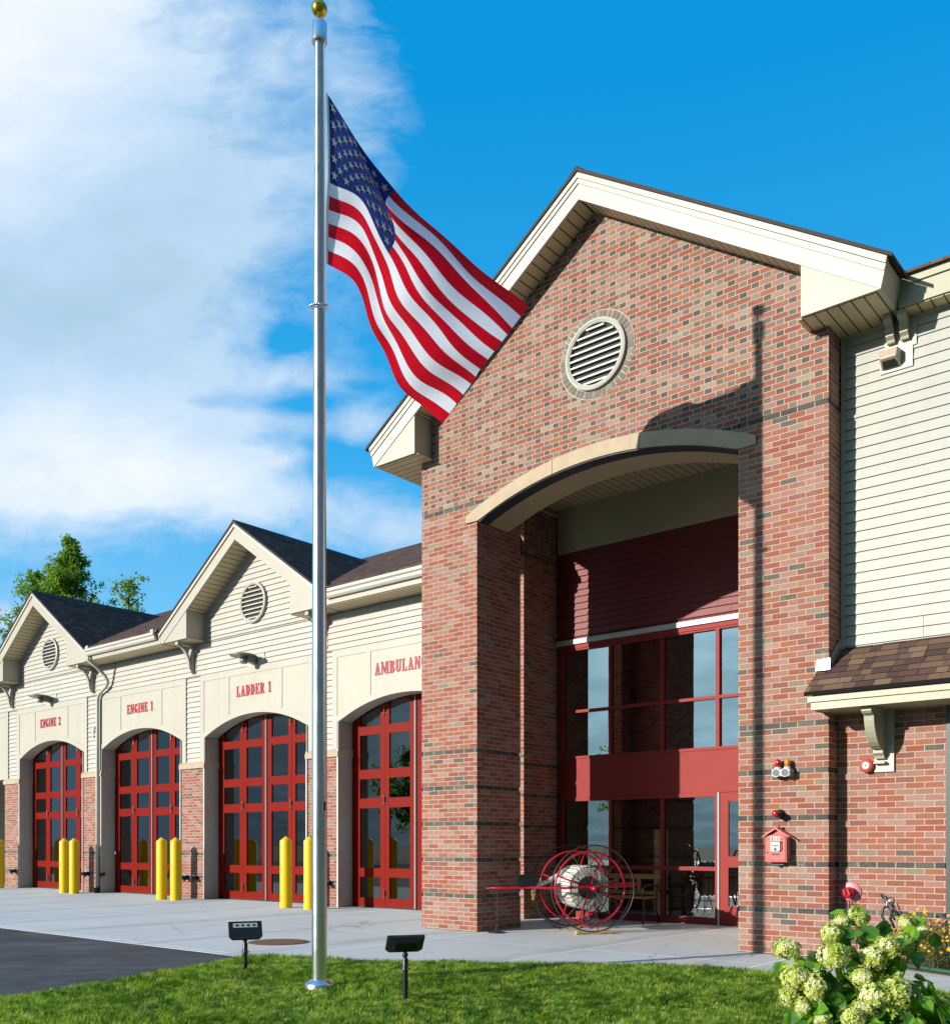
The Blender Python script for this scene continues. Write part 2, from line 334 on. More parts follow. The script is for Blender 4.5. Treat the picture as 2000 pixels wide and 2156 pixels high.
def concrete():
    t = NT('broom_finished_concrete'); co = t.obj(); x, y, z = t.xyz(co)
    f = t.math('MULTIPLY_ADD', t.noise(.55, 6, .62, co), .6, t.math('MULTIPLY', t.noise(7, 5, .6, co), .4))
    c = t.ramp(f, [(.3, (.52, .51, .48)), (.5, (.60, .59, .56)), (.7, (.67, .66, .63))])
    br = t.noise(1., 2, .5, t.vec(t.math('MULTIPLY', x, 3.), t.math('MULTIPLY', y, 160.), 0.))
    c = t.mix(t.math('MULTIPLY', t.math('SUBTRACT', br, .4), .22), c, (.25, .24, .23, 1))
    # control joints
    def grid(a, off, pit, w):
        fr = t.math('FRACT', t.math('DIVIDE', t.math('SUBTRACT', a, off), pit)); d = t.math('MULTIPLY', t.math('MINIMUM', fr, t.math('SUBTRACT', 1., fr)), pit); return t.math('LESS_THAN', d, w)
    jx = grid(x, -8.98, 2.32, .030); jy = grid(y, 10.08, 3.02, .03)
    j = t.math('MAXIMUM', jx, jy)
    c = t.mix(t.math('MULTIPLY', j, .9), c, (.86, .85, .82, 1))
    jd = t.math('MAXIMUM', grid(x, -8.955, 2.32, .008), grid(y, 10.055, 3.02, .008))
    c = t.mix(t.math('MULTIPLY', jd, .7), c, (.13, .125, .115, 1))
    st = t.ramp(t.noise(2.2, 5, .7, co), [(.62, (0, 0, 0)), (.75, (1, 1, 1))]); c = t.mix(t.math('MULTIPLY', st, .14), c, (.2, .18, .15, 1))
    tx = t.math('MULTIPLY', t.math('SUBTRACT', t.math('FRACT', t.math('DIVIDE', t.math('ADD', x, 31.72 - 1.3 + 46.45), 4.645)), 0.), 4.645)
    def track(c0): return t.math('EXPONENT', t.math('MULTIPLY', t.math('POWER', t.math('DIVIDE', t.math('SUBTRACT', tx, c0), .17), 2.), -1.))
    trk = t.math('MULTIPLY', t.math('ADD', track(.35), track(2.3)), t.ramp(t.noise(1., 5, .7, t.vec(t.math('MULTIPLY', x, 6.), t.math('MULTIPLY', y, .8), 0.)), [(.35, (0, 0, 0)), (.65, (1, 1, 1))]))
    c = t.mix(t.math('MULTIPLY', trk, .45), c, (.20, .19, .175, 1))
    oil = t.ramp(t.noise(1.1, 3, .5, co), [(.70, (0, 0, 0)), (.76, (1, 1, 1))]); c = t.mix(t.math('MULTIPLY', oil, .30), c, (.14, .125, .11, 1))
    vor = t.n('TexVoronoi', feature='DISTANCE_TO_EDGE'); vor.inputs['Scale'].default_value = .33; dv3 = t.n('VectorMath', operation='ADD'); t.l(co, dv3.inputs[0]); wv = t.n('TexNoise'); wv.inputs['Scale'].default_value = 2.; t.l(co, wv.inputs['Vector']); sc3 = t.n('VectorMath', operation='SCALE'); t.l(wv.outputs['Color'], sc3.inputs[0]); sc3.inputs['Scale'].default_value = .5; t.l(sc3.outputs[0], dv3.inputs[1]); t.l(dv3.outputs[0], vor.inputs['Vector'])
    crk = t.math('MULTIPLY', t.math('LESS_THAN', vor.outputs['Distance'], .0035), t.ramp(t.noise(.35, 2, .5, co), [(.5, (0, 0, 0)), (.56, (1, 1, 1))])); c = t.mix(t.math('MULTIPLY', crk, .55), c, (.16, .15, .14, 1))
    sp = t.ramp(t.noise(14, 2, .5, co), [(.735, (0, 0, 0)), (.75, (1, 1, 1))]); c = t.mix(t.math('MULTIPLY', sp, .5), c, (.15, .12, .09, 1))
    t.bsdf(c, .85, 0, .25, t.bump(t.math('MULTIPLY_ADD', br, .5, t.noise(90, 3, .6, co)), .25, .004)); return t.m
def asphalt():
    t = NT('dark_asphalt'); co = t.obj()
    x, y, z = t.xyz(co); stv = t.noise(1., 4, .6, t.vec(t.math('MULTIPLY', t.math('ADD', x, y), .5), t.math('MULTIPLY', t.math('SUBTRACT', x, y), 3.5), 0.))
    f = t.math('ADD', t.math('MULTIPLY', stv, .35), t.math('MULTIPLY_ADD', t.noise(.7, 5, .6, co), .3, t.math('MULTIPLY', t.noise(120, 2, .7, co), .35)))
    c = t.ramp(f, [(.38, (.022, .022, .024)), (.5, (.048, .047, .049)), (.62, (.115, .112, .11))])
    sp = t.ramp(t.noise(260, 1, .5, co), [(.68, (0, 0, 0)), (.74, (1, 1, 1))]); c = t.mix(t.math('MULTIPLY', sp, .4), c, (.22, .21, .2, 1))
    t.bsdf(c, t.ramp(t.noise(1.2, 4, .6, co), [(.35, (.45, .45, .45)), (.65, (.8, .8, .8))]), 0, .45, t.bump(t.noise(160, 2, .7, co), .9, .01)); return t.m
def soil():
    t = NT('lawn_soil'); co = t.obj()
    c = t.ramp(t.noise(3, 5, .6, co), [(.35, (.05, .085, .012)), (.6, (.09, .15, .02)), (.8, (.15, .17, .04))])
    t.bsdf(c, .95, 0, .1, t.bump(t.noise(60, 3, .7, co), .8, .02)); return t.m
M['concrete'] = concrete(); M['asphalt'] = asphalt(); M['soil'] = soil()
M['ground'] = paint('far_ground', (.07, .085, .035), .95, .3, scale=.2)

def flagmat():
    t = NT('flag_cloth'); u, v, _ = t.xyz(t.uv()); co = t.obj()
    st = t.math('FLOORED_MODULO', t.math('FLOOR', t.math('MULTIPLY', v, 13.)), 2.)
    can = t.math('MULTIPLY', t.math('LESS_THAN', u, .4), t.math('LESS_THAN', v, 7 / 13))
    c = t.mix(st, (.66, .003, .018, 1), (.90, .91, .95, 1)); c = t.mix(can, c, (.012, .030, .165, 1))
    head = t.math('LESS_THAN', u, .012); c = t.mix(head, c, (.75, .75, .75, 1))
    seam = t.math('LESS_THAN', t.math('ABSOLUTE', t.math('SUBTRACT', t.math('FRACT', t.math('ADD', t.math('MULTIPLY', v, 13.), .5)), .5)), .03)
    c = t.mix(t.math('MULTIPLY', seam, .18), c, (.2, .1, .12, 1))
    wr = t.noise(1., 4, .6, t.vec(t.math('MULTIPLY', u, 16.), t.math('MULTIPLY', v, 26.), 0.), .6)
    wr2 = t.noise(1., 3, .5, t.vec(t.math('MULTIPLY', u, 60.), t.math('MULTIPLY', v, 30.), 3.), .3)
    nm = t.bump(t.math('MULTIPLY_ADD', wr2, .5, wr), 1., .055)
    p = t.n('BsdfPrincipled'); t.l(c, p.inputs['Base Color']); p.inputs['Roughness'].default_value = .6; p.inputs['Specular IOR Level'].default_value = .3
    p.inputs['Sheen Weight'].default_value = .15; t.l(nm, p.inputs['Normal'])
    tl = t.n('BsdfTranslucent'); t.l(c, tl.inputs[0]); mx = t.n('MixShader'); mx.inputs[0].default_value = .5
    t.l(p.outputs[0], mx.inputs[1]); t.l(tl.outputs[0], mx.inputs[2]); t.l(mx.outputs[0], t.out.inputs[0]); return t.m
M['flag'] = flagmat(); M['star'] = paint('star_white', (.86, .88, .92), .6, .03)

# ------------------------------------------------------------------ slab-serif lettering from strokes
def glyph(ch):
    """list of convex polygons in a cell of height 1, plus the cell width (condensed slab serif)"""
    T, t, sv = .19, .085, .075                           # thick stem, thin bar, serif height
    P = []
    def b(x0, x1, y0, y1): P.append([(x0, y0), (x1, y0), (x1, y1), (x0, y1)])
    def q(*p): P.append(list(p))
    def stem(x, y0=0, y1=1, w=T, s=.07, lo=True, hi=True):
        b(x, x + w, y0, y1)
        if lo: b(x - s, x + w + s, y0, y0 + sv)
        if hi: b(x - s, x + w + s, y1 - sv, y1)
    def arc(cx, cy, rx, ry, w, h, a0, a1, n=10):
        for i in range(n):
            A, B = R(a0 + (a1 - a0) * i / n), R(a0 + (a1 - a0) * (i + 1) / n)
            q((cx + rx * math.cos(A), cy + ry * math.sin(A)), (cx + rx * math.cos(B), cy + ry * math.sin(B)), (cx + (rx - w) * math.cos(B), cy + (ry - h) * math.sin(B)), (cx + (rx - w) * math.cos(A), cy + (ry - h) * math.sin(A)))
    W = .55
    if ch == 'E': stem(.07); b(.07, .52, 0, t); b(.07, .50, 1 - t, 1); b(.2, .38, .5 - t / 2, .5 + t / 2); b(.46, .52, 0, .27); b(.44, .50, .73, 1); b(.34, .39, .38, .62); W = .58
    elif ch == 'F': stem(.07); b(.07, .50, 1 - t, 1); b(.2, .38, .48 - t / 2, .48 + t / 2); b(.44, .50, .73, 1); b(.34, .39, .36, .60); W = .56
    elif ch == 'N': stem(.07, w=.08); stem(.46, w=.08, lo=False); q((.05, 1), (.22, 1), (.54, 0), (.40, 0)); W = .62
    elif ch == 'G': arc(.30, .5, .26, .5, T, .09, 40, 330, 16); b(.38, .55, .06, .44); b(.32, .60, .40, .46); b(.45, .52, .68, .98); W = .62
    elif ch == 'I': stem(.09); W = .37
    elif ch == 'L': stem(.07); b(.07, .50, 0, t); b(.44, .50, 0, .32); W = .55
    elif ch == 'A': q((.10, 0), (.19, 0), (.37, 1), (.27, 1)); q((.40, 0), (.60, 0), (.38, 1), (.24, 1)); b(.18, .46, .26, .26 + t); b(.02, .26, 0, sv); b(.34, .66, 0, sv); W = .67
    elif ch == 'D': stem(.07); b(.2, .34, 0, t); b(.2, .34, 1 - t, 1); arc(.32, .5, .25, .5, T, .085, -90, 90, 14); W = .62
    elif ch == 'R': stem(.07); b(.2, .34, 1 - t, 1); b(.2, .34, .45, .45 + t); arc(.34, .725, .20, .275, T * .9, .085, -90, 90, 10); q((.30, .48), (.44, .48), (.60, 0), (.42, 0)); b(.42, .64, 0, sv); W = .64
    elif ch == 'M': stem(.06, w=.08); stem(.56, w=T); q((.06, 1), (.22, 1), (.40, .1), (.33, .1)); q((.33, .1), (.40, .1), (.64, 1), (.56, 1)); W = .84
    elif ch == 'B': stem(.07); b(.2, .34, 0, t); b(.2, .34, 1 - t, 1); b(.2, .34, .5 - t / 2, .5 + t / 2); arc(.33, .75, .19, .25, T * .9, .085, -90, 90, 10); arc(.34, .26, .22, .26, T, .085, -90, 90, 10); W = .62
    elif ch == 'U': stem(.06, .25, 1, lo=False); stem(.45, .25, 1, w=.085, lo=False); arc(.2975, .27, .2375, .27, .14, .09, 180, 360, 12); W = .62
    elif ch == 'C': arc(.30, .5, .26, .5, T, .09, 38, 322, 16); b(.46, .53, .66, .98); W = .58
    elif ch == '1': stem(.14, s=.08, hi=False); q((.14, .98), (.14, .88), (.05, .76), (.03, .82)); W = .42
    elif ch == '2': arc(.26, .72, .22, .28, .15, .08, 180, -40, 12); q((.30, .56), (.46, .62), (.18, .1), (.04, .1)); b(.04, .48, 0, .13); b(.42, .48, 0, .28); W = .54
    elif ch == ' ': W = .36
    return P, W + .05
def text(mb, s, x0, x1, z0, z1, y, th, m=0, plane='y'):
    tot = sum(glyph(c)[1] for c in s); k = (x1 - x0) / tot; x = x0
    for gi, c in enumerate(s):
        ps, w = glyph(c)
        for pi, p in enumerate(ps):
            p2 = [(x + a * k, z0 + bb * (z1 - z0)) for a, bb in p]; e = (pi % 4) * .0006
            if plane == 'y': mb.prism(p2, 'y', y - th - e, y, m)
            else: mb.prism(p2, 'x', y, y + th + e, m)
        x += w * k
def vtext(mb, s, x, th, yc, w, ztop, zbot, m=0):           # stacked letters facing +x
    h = (ztop - zbot) / len(s)
    for i, c in enumerate(s):
        z1 = ztop - i * h; text(mb, c, yc - w / 2, yc + w / 2, z1 - h * .86, z1, x, th, m, 'x')

# ================================================================== THE FIRE STATION
FS = thing('fire_station', 'red brick and cream clapboard fire station with gabled brick porch and red arched bay doors', 'fire station', (-10.3, 13.65, 0))
T0 = ZB                                                         # top of the lowest dark course
BANDS = [(ZB + 8 * k * HB - HB, ZB + 8 * k * HB) for k in range(5)] + [(ZB + 85 * HB, ZB + 86 * HB)]
def banded_box(mb, x0, x1, y0, y1, z0, z1, inset=.011, bands=BANDS):
    z = z0
    for a, b in bands:
        if a >= z1: break
        if a > z: mb.box(x0, x1, y0, y1, z, a)
        mb.box(x0 + inset, x1 - inset, y0 + inset, y1 - inset, a, min(b, z1)); z = b
    if z < z1: mb.box(x0, x1, y0, y1, z, z1)
ZT = ZB + 86 * HB
PX0, PX1, PC = -10.30, -4.0, -7.145
for x0, x1 in ((PX0, -9.19), (-5.09, PX1)):
    b = MB(); banded_box(b, x0, x1, 11.08, 12.14, -.15, ZT)
    if x0 == PX0: banded_box(b, x0 + .002, x0 + .3, 12.142, 12.52, -.15, ZT); b.box(x0 + .002, x0 + .3, 12.0, 12.52, ZT, 7.4)
    b.build('brick_pillar', M['brick'], FS)
# gable wall over the arch
AC, AR = -7.125, 5.22; AZ = 6.475 - AR
def arcz(x, r): return AZ + math.sqrt(max(0, r * r - (x - AC) ** 2))
b = MB(); xs = [-9.188 + (9.188 - 5.092) * i / 28 for i in range(29)]
poly = [(PX0, ZT), (PX0, 7.70), (PC, 9.80), (PX1, 7.70), (PX1, ZT), (-5.092, ZT)] + [(x, min(arcz(x, AR + .1), 9)) for x in xs[::-1]] + [(-9.188, ZT)]
b.prism(poly, 'y', 11.08, 11.42); b.build('gable_wall', M['brick'], FS)
# cast stone arch in three blocks, steel lintel and arched soffit
b = MB()
def arcband(mb, x0, x1, r0, r1, ya, yb, xin=None, n=14):
    xo = [x0 + (x1 - x0) * i / n for i in range(n + 1)]
    top = [(x, arcz(x, r1)) for x in xo]
    xi = [max(min(x, -5.09), -9.16) for x in xo]
    bot = [(x, arcz(x, r0) if -9.16 < x < -5.09 else 6.07) for x in xo]
    mb.prism(top + bot[::-1], 'y', ya, yb)
for x0, x1 in ((-9.385, -7.82), (-7.812, -6.44), (-6.432, -4.862)): arcband(b, x0, x1, AR, AR + .195, 11.05, 11.29)
b.build('arch_surround', M['stone'], FS)
b = MB(); arcband(b, -9.155, -5.095, AR - .012, AR - .002, 11.075, 11.288, n=24); b.build('arch_lintel', M['dark_metal'], FS)
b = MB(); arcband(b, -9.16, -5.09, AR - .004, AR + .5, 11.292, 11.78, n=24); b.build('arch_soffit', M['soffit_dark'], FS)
# walls and ceiling of the porch
b = MB(); banded_box(b, -10.9, -10.14, 13.49, 16, -.1, 8.4); b.build('porch_side_wall', M['brick'], FS)
b = MB(); banded_box(b, -5.09, -4.2, 12.14, 16, -.1, 7.4, bands=BANDS[:5]); b.build('porch_side_wall', M['brick'], FS)
b = MB(); b.box(-10.3, -4.0, 11.425, 16, 7.3, 7.4); b.build('porch_ceiling', M['soffit'], FS)
b = MB(); b.box(PX0, PX0 + .3, 11.43, 13.6, 7.41, 7.62); b.box(PX0, PX1, 16, 16.2, -.1, 9.7 - .9); b.build('brick_upper_wall', M['brick'], FS)

def louver(c, y, r, slats, parent_mat, ringbrick=False):
    """round louvred vent: frame > slats (sub-part) and a black disc for the shade behind them"""
    cx, cz = c; b = MB(); a = Vector((cx, y, cz))
    n = 48; prof = [(r * .86, -.0), (r * .86, -.035), (r * .93, -.05), (r, -.04), (r, .0)]
    b.lathe([(p, q * 1.35) for p, q in prof], a, (0, 1, 0), n)
    b.f = [f for f in b.f if len(f) == 4]; b.mi = [0] * len(b.f)
    fr = b.build('round_vent', M['trimw'], FS, smooth=True, auto=35)
    t = MB(); t.lathe([(r * .87, -.002), (r * .87, -.001)], a, (0, 1, 0), n); t.build('vent_shade_disc', M['rubber'], fr)  # flat black disc on the solid wall paints the shade between the slats
    s = MB(); H = r * .86
    for i in range(slats):
        z = -H + 2 * H * (i + .5) / slats; w = math.sqrt(max(.0004, H * H - z * z)); w2 = math.sqrt(max(.0004, H * H - (z + .02) ** 2)) if abs(z + .02) < H else w
        ww = min(w, w2)
        hb = H / slats * .27; s.box(cx - ww, cx + ww, y - .044, y - .032, cz + z - hb, cz + z + hb)
    s.build('vent_slats', M['trimw'], fr)
    if ringbrick:
        q = MB(); k = 44; rr = random.Random(3)
        q.lathe([(r + .001, -.004), (r + .115, -.004), (r + .115, 0), (r + .001, 0)], a, (0, 1, 0), 64, 0); q.f = [f for f in q.f if len(f) == 4]; q.mi = [0] * len(q.f)
        for i in range(k):
            a0 = 2 * PI * (i + .08) / k; a1 = 2 * PI * (i + .92) / k; r0, r1 = r + .010, r + .105
            q.prism([(cx + r0 * math.cos(a0), cz + r0 * math.sin(a0)), (cx + r1 * math.cos(a0), cz + r1 * math.sin(a0)), (cx + r1 * math.cos(a1), cz + r1 * math.sin(a1)), (cx + r0 * math.cos(a1), cz + r0 * math.sin(a1))], 'y', y - .012, y - .001, rr.choice([1, 1, 2]))
        q.build('vent_brick_ring', [M['mortar'], M['ringa'], M['ringb']], fr)
    return fr
M['mortar'] = paint('buff_mortar', (.58, .50, .37), .9, .1, scale=9)
M['ringa'] = paint('grey_brick_header', (.19, .17, .14), .85, .2, scale=15); M['ringb'] = paint('brown_brick_header', (.26, .22, .175), .85, .2, scale=15)
louver((-7.11, 7.86), 11.08, .47, 9, None, True)

def gable(c, zap, slope, halfw, zbot, inner, yf, yw, yback, drop, crown, roofmat, tipdz, closed_right=True, back_soffit=None):
    """gable roof with boxed eave returns: rake board, returns, soffit boards, shingles"""
    zt = lambda x: zap - slope * abs(x - c)
    L = (c - halfw, c + halfw)
    b = MB()
    for sgn in (-1, 1):
        tip = c + sgn * halfw; xi = c + sgn * inner
        p = [(c, zap - .012), (tip + sgn * .07, zt(tip + sgn * .07) - .012), (tip, zbot), (c + sgn * min(halfw, (zap - drop - zbot) / slope), zbot), (c, zap - drop)]
        b.prism(p, 'y', yf, yf + .04)
    rk = b.build('rake_fascia', M['trimw'] if crown else M['trim'], FS)
    t = MB()
    for sgn in (-1, 1):
        tip = c + sgn * (halfw + .075); w = .075 if not crown else .07
        t.prism([(c, zap - .004), (tip, zt(tip) - .004), (tip - sgn * .015, zt(tip) - w), (c, zap - w - .004)], 'y', yf - .032, yf - .002)
        if crown: t.prism([(c, zap - w - .006), (tip - sgn * .017, zt(tip) - w - .004), (tip - sgn * .035, zt(tip) - 2 * w), (c, zap - 2 * w)], 'y', yf - .016, yf - .002)
    t.build('rake_moulding', M['trimw'], rk)
    for sgn in (-1, 1):
        tip = c + sgn * halfw; xi = c + sgn * inner; r = MB()
        r.prism([(tip + sgn * .06, zt(tip + sgn * .06) - .03), (tip, zbot + .004), (xi, zbot + .004), (xi, zt(xi) - drop + .01)], 'y', yf + .042, yback if back_soffit else yw)
        xq = c + sgn * min(halfw - .004, (zap - drop - zbot) / slope - .006); r.prism([(xq, zbot + .004), (xi, zbot + .004), (xi, zt(xi) - drop - .003)], 'y', yf + .012, yf + .041)
        r.build('eave_return', M['trim'], FS)
        s = MB(); s.box(min(tip + sgn * -.05, xi - sgn * .05), max(tip - sgn * .05, xi - sgn * .05) - 0, yf + .05, (back_soffit or yw), zbot - .006, zbot + .002)
        s.build('return_soffit', M['soffit'], FS, uv=(lambda w, n: (w.y, w.x)) if back_soffit and sgn < 0 else (lambda w, n: (w.x, w.y)))
    s = MB()
    s.prism([(c, zap - drop + .02), (c - inner, zt(c - inner) - drop + .02), (c - inner, zt(c - inner) - drop - .0 + .05), (c, zap - drop + .05), (c + inner, zt(c + inner) - drop + .05), (c + inner, zt(c + inner) - drop + .02)], 'y', yf + .04, yw)
    cs = math.hypot(1, slope)
    s.build('rake_soffit', M['soffit'], FS, uv=lambda w, n: ((abs(w.x - c)) * cs, w.y))
    r = MB(); e = halfw + .13
    r.prism([(c, zap), (c - e, zt(c - e)), (c - e, zt(c - e) + .045), (c, zap + .055), (c + e, zt(c + e) + .045), (c + e, zt(c + e))], 'y', yf - .045, yback)
    rf = r.build('gable_roof', roofmat, FS, uv=lambda w, n: (w.y, -abs(w.x - c) * cs))
    g = MB(); g.prism([(c, zap + .002), (c - e - .003, zt(c - e) - .001), (c - e - .003, zt(c - e) + .04), (c, zap + .05), (c + e + .003, zt(c + e) + .04), (c + e + .003, zt(c + e) - .001)], 'y', yf - .052, yf - .044)
    k = MB(); k.prism([(c - .13, zap - .13 * slope + .056), (c, zap + .075), (c + .13, zap - .13 * slope + .056), (c, zap + .058)], 'y', yf - .05, yback)
    k.build('ridge_cap', M['edge'], rf); g.build('drip_edge', M['edge'], rf)
gable(PC, 10.115, .667, 3.83, 7.20, 2.965, 10.70, 11.08, 21, .345, True, M['shingle'], .3, back_soffit=14.5)

# ---------------- the apparatus bays
BX = [-31.72, -27.08, -22.435, -17.79, -13.145]; HWD = 1.84
def siding(mb, x0, x1, z0, z1, y, exp=.122, clip=None, m=0, lip=.028, gap=.011):
    k = math.floor((z0 - 3.0) / exp); z = 3.0 + k * exp; jr = random.Random(int(abs(x0) * 100 + z0 * 10))
    while z < z1 - 1e-6:
        za, zb = max(z, z0), min(z + exp, z1)
        if zb - za > gap + .004:
            a0, a1, c0, c1 = x0, x1, x0, x1
            if clip:
                (a0, a1), (c0, c1) = clip(za), clip(zb); a0, c0 = max(a0, x0), max(c0, x0); a1, c1 = min(a1, x1), min(c1, x1)
            cuts = [a0]
            if not clip:
                q = a0 + jr.uniform(.8, 3.7)
                while q < a1 - .5: cuts.append(q); q += 3.66
            cuts.append(a1); full = (a0, a1, c0, c1)
            for a0, a1 in zip(cuts[:-1], cuts[1:]):
              if not clip: c0, c1 = a0, a1 = a0 + (.004 if a0 != full[0] else 0), a1
              if a1 > a0 and c1 >= c0:
                yo = y - lip; yt = y - .008
                mb.mesh([(a0, yo, za), (a1, yo, za), (c1, yt, zb - gap), (c0, yt, zb - gap), (a0, y, za), (a1, y, za), (c1, y, zb - gap), (c0, y, zb - gap)], [(0, 1, 2, 3), (0, 4, 5, 1), (3, 2, 6, 7)], m)
                mb.mesh([(a0, yo, za), (c0, yt, zb - gap), (c0, y, zb - gap), (a0, y, za)], [(0, 1, 2, 3)], m); mb.mesh([(a1, yo, za), (a1, y, za), (c1, y, zb - gap), (c1, yt, zb - gap)], [(0, 1, 2, 3)], m)
        z += exp
YS = 13.65
w = MB()
siding(w, -34, -10.3, 5.29, 6.09, YS)
for i in range(4): siding(w, BX[i] + 2.02, BX[i + 1] - 2.02, 3.26, 5.29, YS)
siding(w, BX[4] + 2.02, -10.22, 3.26, 5.29, YS)
GB = (BX[1], BX[3])
for c in GB: siding(w, c - 2.6, c + 2.6, 6.09, 7.95, YS, clip=lambda z, c=c: (c - max(0, (8.03 - z) / .667), c + max(0, (8.03 - z) / .667)))
w.build('clapboard_wall', M['siding'], FS, recalc=True)
bk = MB(); bk.box(-34, -10.3, YS + .002, YS + .12, 4.9, 6.3)
for i in range(4): bk.box(BX[i] + 1.86, BX[i + 1] - 1.86, YS + .002, YS + .3, 3.26, 4.9)
bk.box(BX[4] + 1.86, -10.22, YS + .002, YS + .3, 3.26, 4.9)
for c in GB: bk.prism([(c - 2.6, 6.3), (c, 8.03), (c + 2.6, 6.3)], 'y', YS + .002, YS + .12)
bk.build('wall_sheathing', M['siding'], FS)
for c in GB:                                                    # J-channel where the clapboards meet the soffit
    tr = MB()
    for sg in (-1, 1):
        x1 = c + sg * 1.862
        tr.prism([(c, 8.0), (x1, 6.765), (x1, 6.735), (c, 7.965)], 'y', YS - .022, YS - .002); tr.box(min(x1, x1 - sg * .03), max(x1, x1 - sg * .03), YS - .022, YS - .002, 6.09, 6.74)
    tr.build('soffit_trim', M['trimw'], FS)
AR2 = (HWD ** 2 + .43 ** 2) / (2 * .43); AZ2 = 4.25 - AR2
BW = .965
for i in range(5):
    x0 = BX[i] + HWD; x1 = (BX[i + 1] - HWD) if i < 4 else -10.23
    p = MB(); banded_box(p, x0, x1, 13.60, 14.0, -.12, 3.10, .011, [BANDS[1]]); p.build('brick_pier', M['brick_plain'], FS)
    q = MB(); q.prism([(13.60, 3.10), (13.555, 3.105), (13.555, 3.20), (13.61, 3.262), (14.0, 3.262), (14.0, 3.10)], 'x', x0 - .03, x1 + (.03 if i < 4 else 0)); q.build('stone_cap', M['stone'], FS)
names = {1: 'ENGINE 2', 2: 'ENGINE 1', 3: 'LADDER 1', 4: 'AMBULANCE'}
tw = {1: 1.21, 2: 1.22, 3: 1.26, 4: 1.58}
for i, c in enumerate(BX):
    p = MB(); n = 24
    arc = [(c + HWD - 2 * HWD * k / n, AZ2 + math.sqrt(AR2 ** 2 - (HWD - 2 * HWD * k / n) ** 2)) for k in range(n + 1)]
    if i == 0: arc = []
    poly = [(c - 2.02, 3.262), (c - 2.02, 5.29), (c + 2.02, 5.29), (c + 2.02, 3.262), (c + HWD, 3.262)] + arc + [(c - HWD, 3.262)]
    p.prism(poly, 'y', 13.615, 13.96); pn = p.build('arch_panel', M['panelp'], FS)
    t = MB(); ya, yb = 13.604, 13.614
    t.box(c - 2.03, c + 2.03, ya, yb, 5.15, 5.30); t.box(c - 2.03, c - 1.88, ya, yb, 3.262, 5.149); t.box(c + 1.88, c + 2.03, ya, yb, 3.262, 5.149)
    for dx in (-.95, .95):
        zz = AZ2 + math.sqrt((AR2 + .135) ** 2 - dx * dx); t.box(c + dx - .05, c + dx + .05, ya, yb, zz, 5.149)
    if arc:
        o = [(c + 1.879 - 3.758 * k / n, AZ2 + math.sqrt((AR2 + .135) ** 2 - (1.879 - 3.758 * k / n) ** 2)) for k in range(n + 1)]
        i2 = [(c + 1.879 - 3.758 * k / n, AZ2 + math.sqrt(AR2 ** 2 - min(HWD, abs(1.879 - 3.758 * k / n)) ** 2)) for k in range(n + 1)]
        for k in range(n): t.prism([o[k], o[k + 1], i2[k + 1], i2[k]], 'y', ya, yb)
    t.build('panel_batten', M['panelp'], pn)
    if i in names:
        tot = sum(glyph(q)[1] for q in names[i]); kx = tw[i] / tot; xx = c - tw[i] / 2
        for wd in names[i].split(' '):
            ww = sum(glyph(q)[1] for q in wd) * kx; x = MB(); text(x, wd, xx, xx + ww, 4.655, 4.895, 13.6145, .012); x.build('bay_lettering', M['letters'], pn); xx += ww + glyph(' ')[1] * kx
    if i > 0:
        for sg in (-1, 1):
            j = MB(); xe = c + sg * HWD; j.box(min(xe, xe - sg * .02), max(xe, xe - sg * .02), 13.585, 13.97, 0, 3.82); j.build('door_jamb', M['jamb'], FS)
            j = MB(); j.box(min(xe - sg * .021, xe + sg * .012), max(xe - sg * .021, xe + sg * .012), 13.572, 13.584, 0, 3.26); j.build('corner_guard', M['white'], FS)
# ---------------- bay doors: frame > four leaves, panes, hinges
ZP = [(.20, .63), (.81, 2.04), (2.24, 2.64), (2.83, 3.54), (3.72, 4.20)]
def bay_door(c):
    f = MB(); f.box(c - 1.82, c - 1.74, 13.985, 14.06, .0, 4.3); f.box(c + 1.74, c + 1.82, 13.985, 14.06, .0, 4.3); f.box(c - 1.739, c + 1.739, 13.985, 14.06, 4.24, 4.32)
    fr = f.build('bay_door', M['red'], FS)
    for k in range(4):
        x0 = c - 1.735 + k * .87 + (.012 if k == 2 else 0); x1 = x0 + (.858 if k in (1,) else .866)
        m = MB(); y0, y1 = 13.975, 14.025
        s0 = .155 if k in (0, 2) else .125; s1 = .125 if k in (0, 2) else .155
        if k == 0: s0 = .14
        m.box(x0, x0 + s0, y0, y1, .03, 4.24); m.box(x1 - s1, x1, y0, y1, .03, 4.24)
        zs = [.03] + [v for p in ZP for v in p] + [4.24]
        for a, b2 in zip(zs[0::2], zs[1::2]):
            if b2 > a: m.box(x0 + s0, x1 - s1, y0 + .001, y1 - .001, a, b2)
        lf = m.build('door_leaf', M['red'], fr)
        g = MB()
        for a, b2 in ZP: g.box(x0 + s0, x1 - s1, 13.998, 14.004, a, b2)
        g.build('pane', M['glass'], fr)
    for dx in (-.865, .865):
        for z in (.30, 2.20, 4.02):
            h = MB(); hx = c + dx
            h.tube([(hx, 13.955, z - .10), (hx, 13.955, z + .10)], .022, 8)
            h.box(hx - .065, hx + .065, 13.962, 13.973, z - .095, z - .055); h.box(hx - .065, hx + .065, 13.962, 13.973, z + .055, z + .095)
            h.build('hinge', M['hinge'], fr)
    s = MB(); s.box(c - .018, c + .026, 13.958, 13.974, .02, 4.25); s.build('door_seal', M['rubber'], fr)
    s = MB(); s.box(c - .034, c - .020, 13.962, 13.974, .02, 4.25); s.build('seal_edge', M['white'], fr)
    s = MB(); s.box(c - 1.73, c + 1.73, 13.985, 14.015, .0, .028); s.build('door_sweep', M['rubber'], fr)
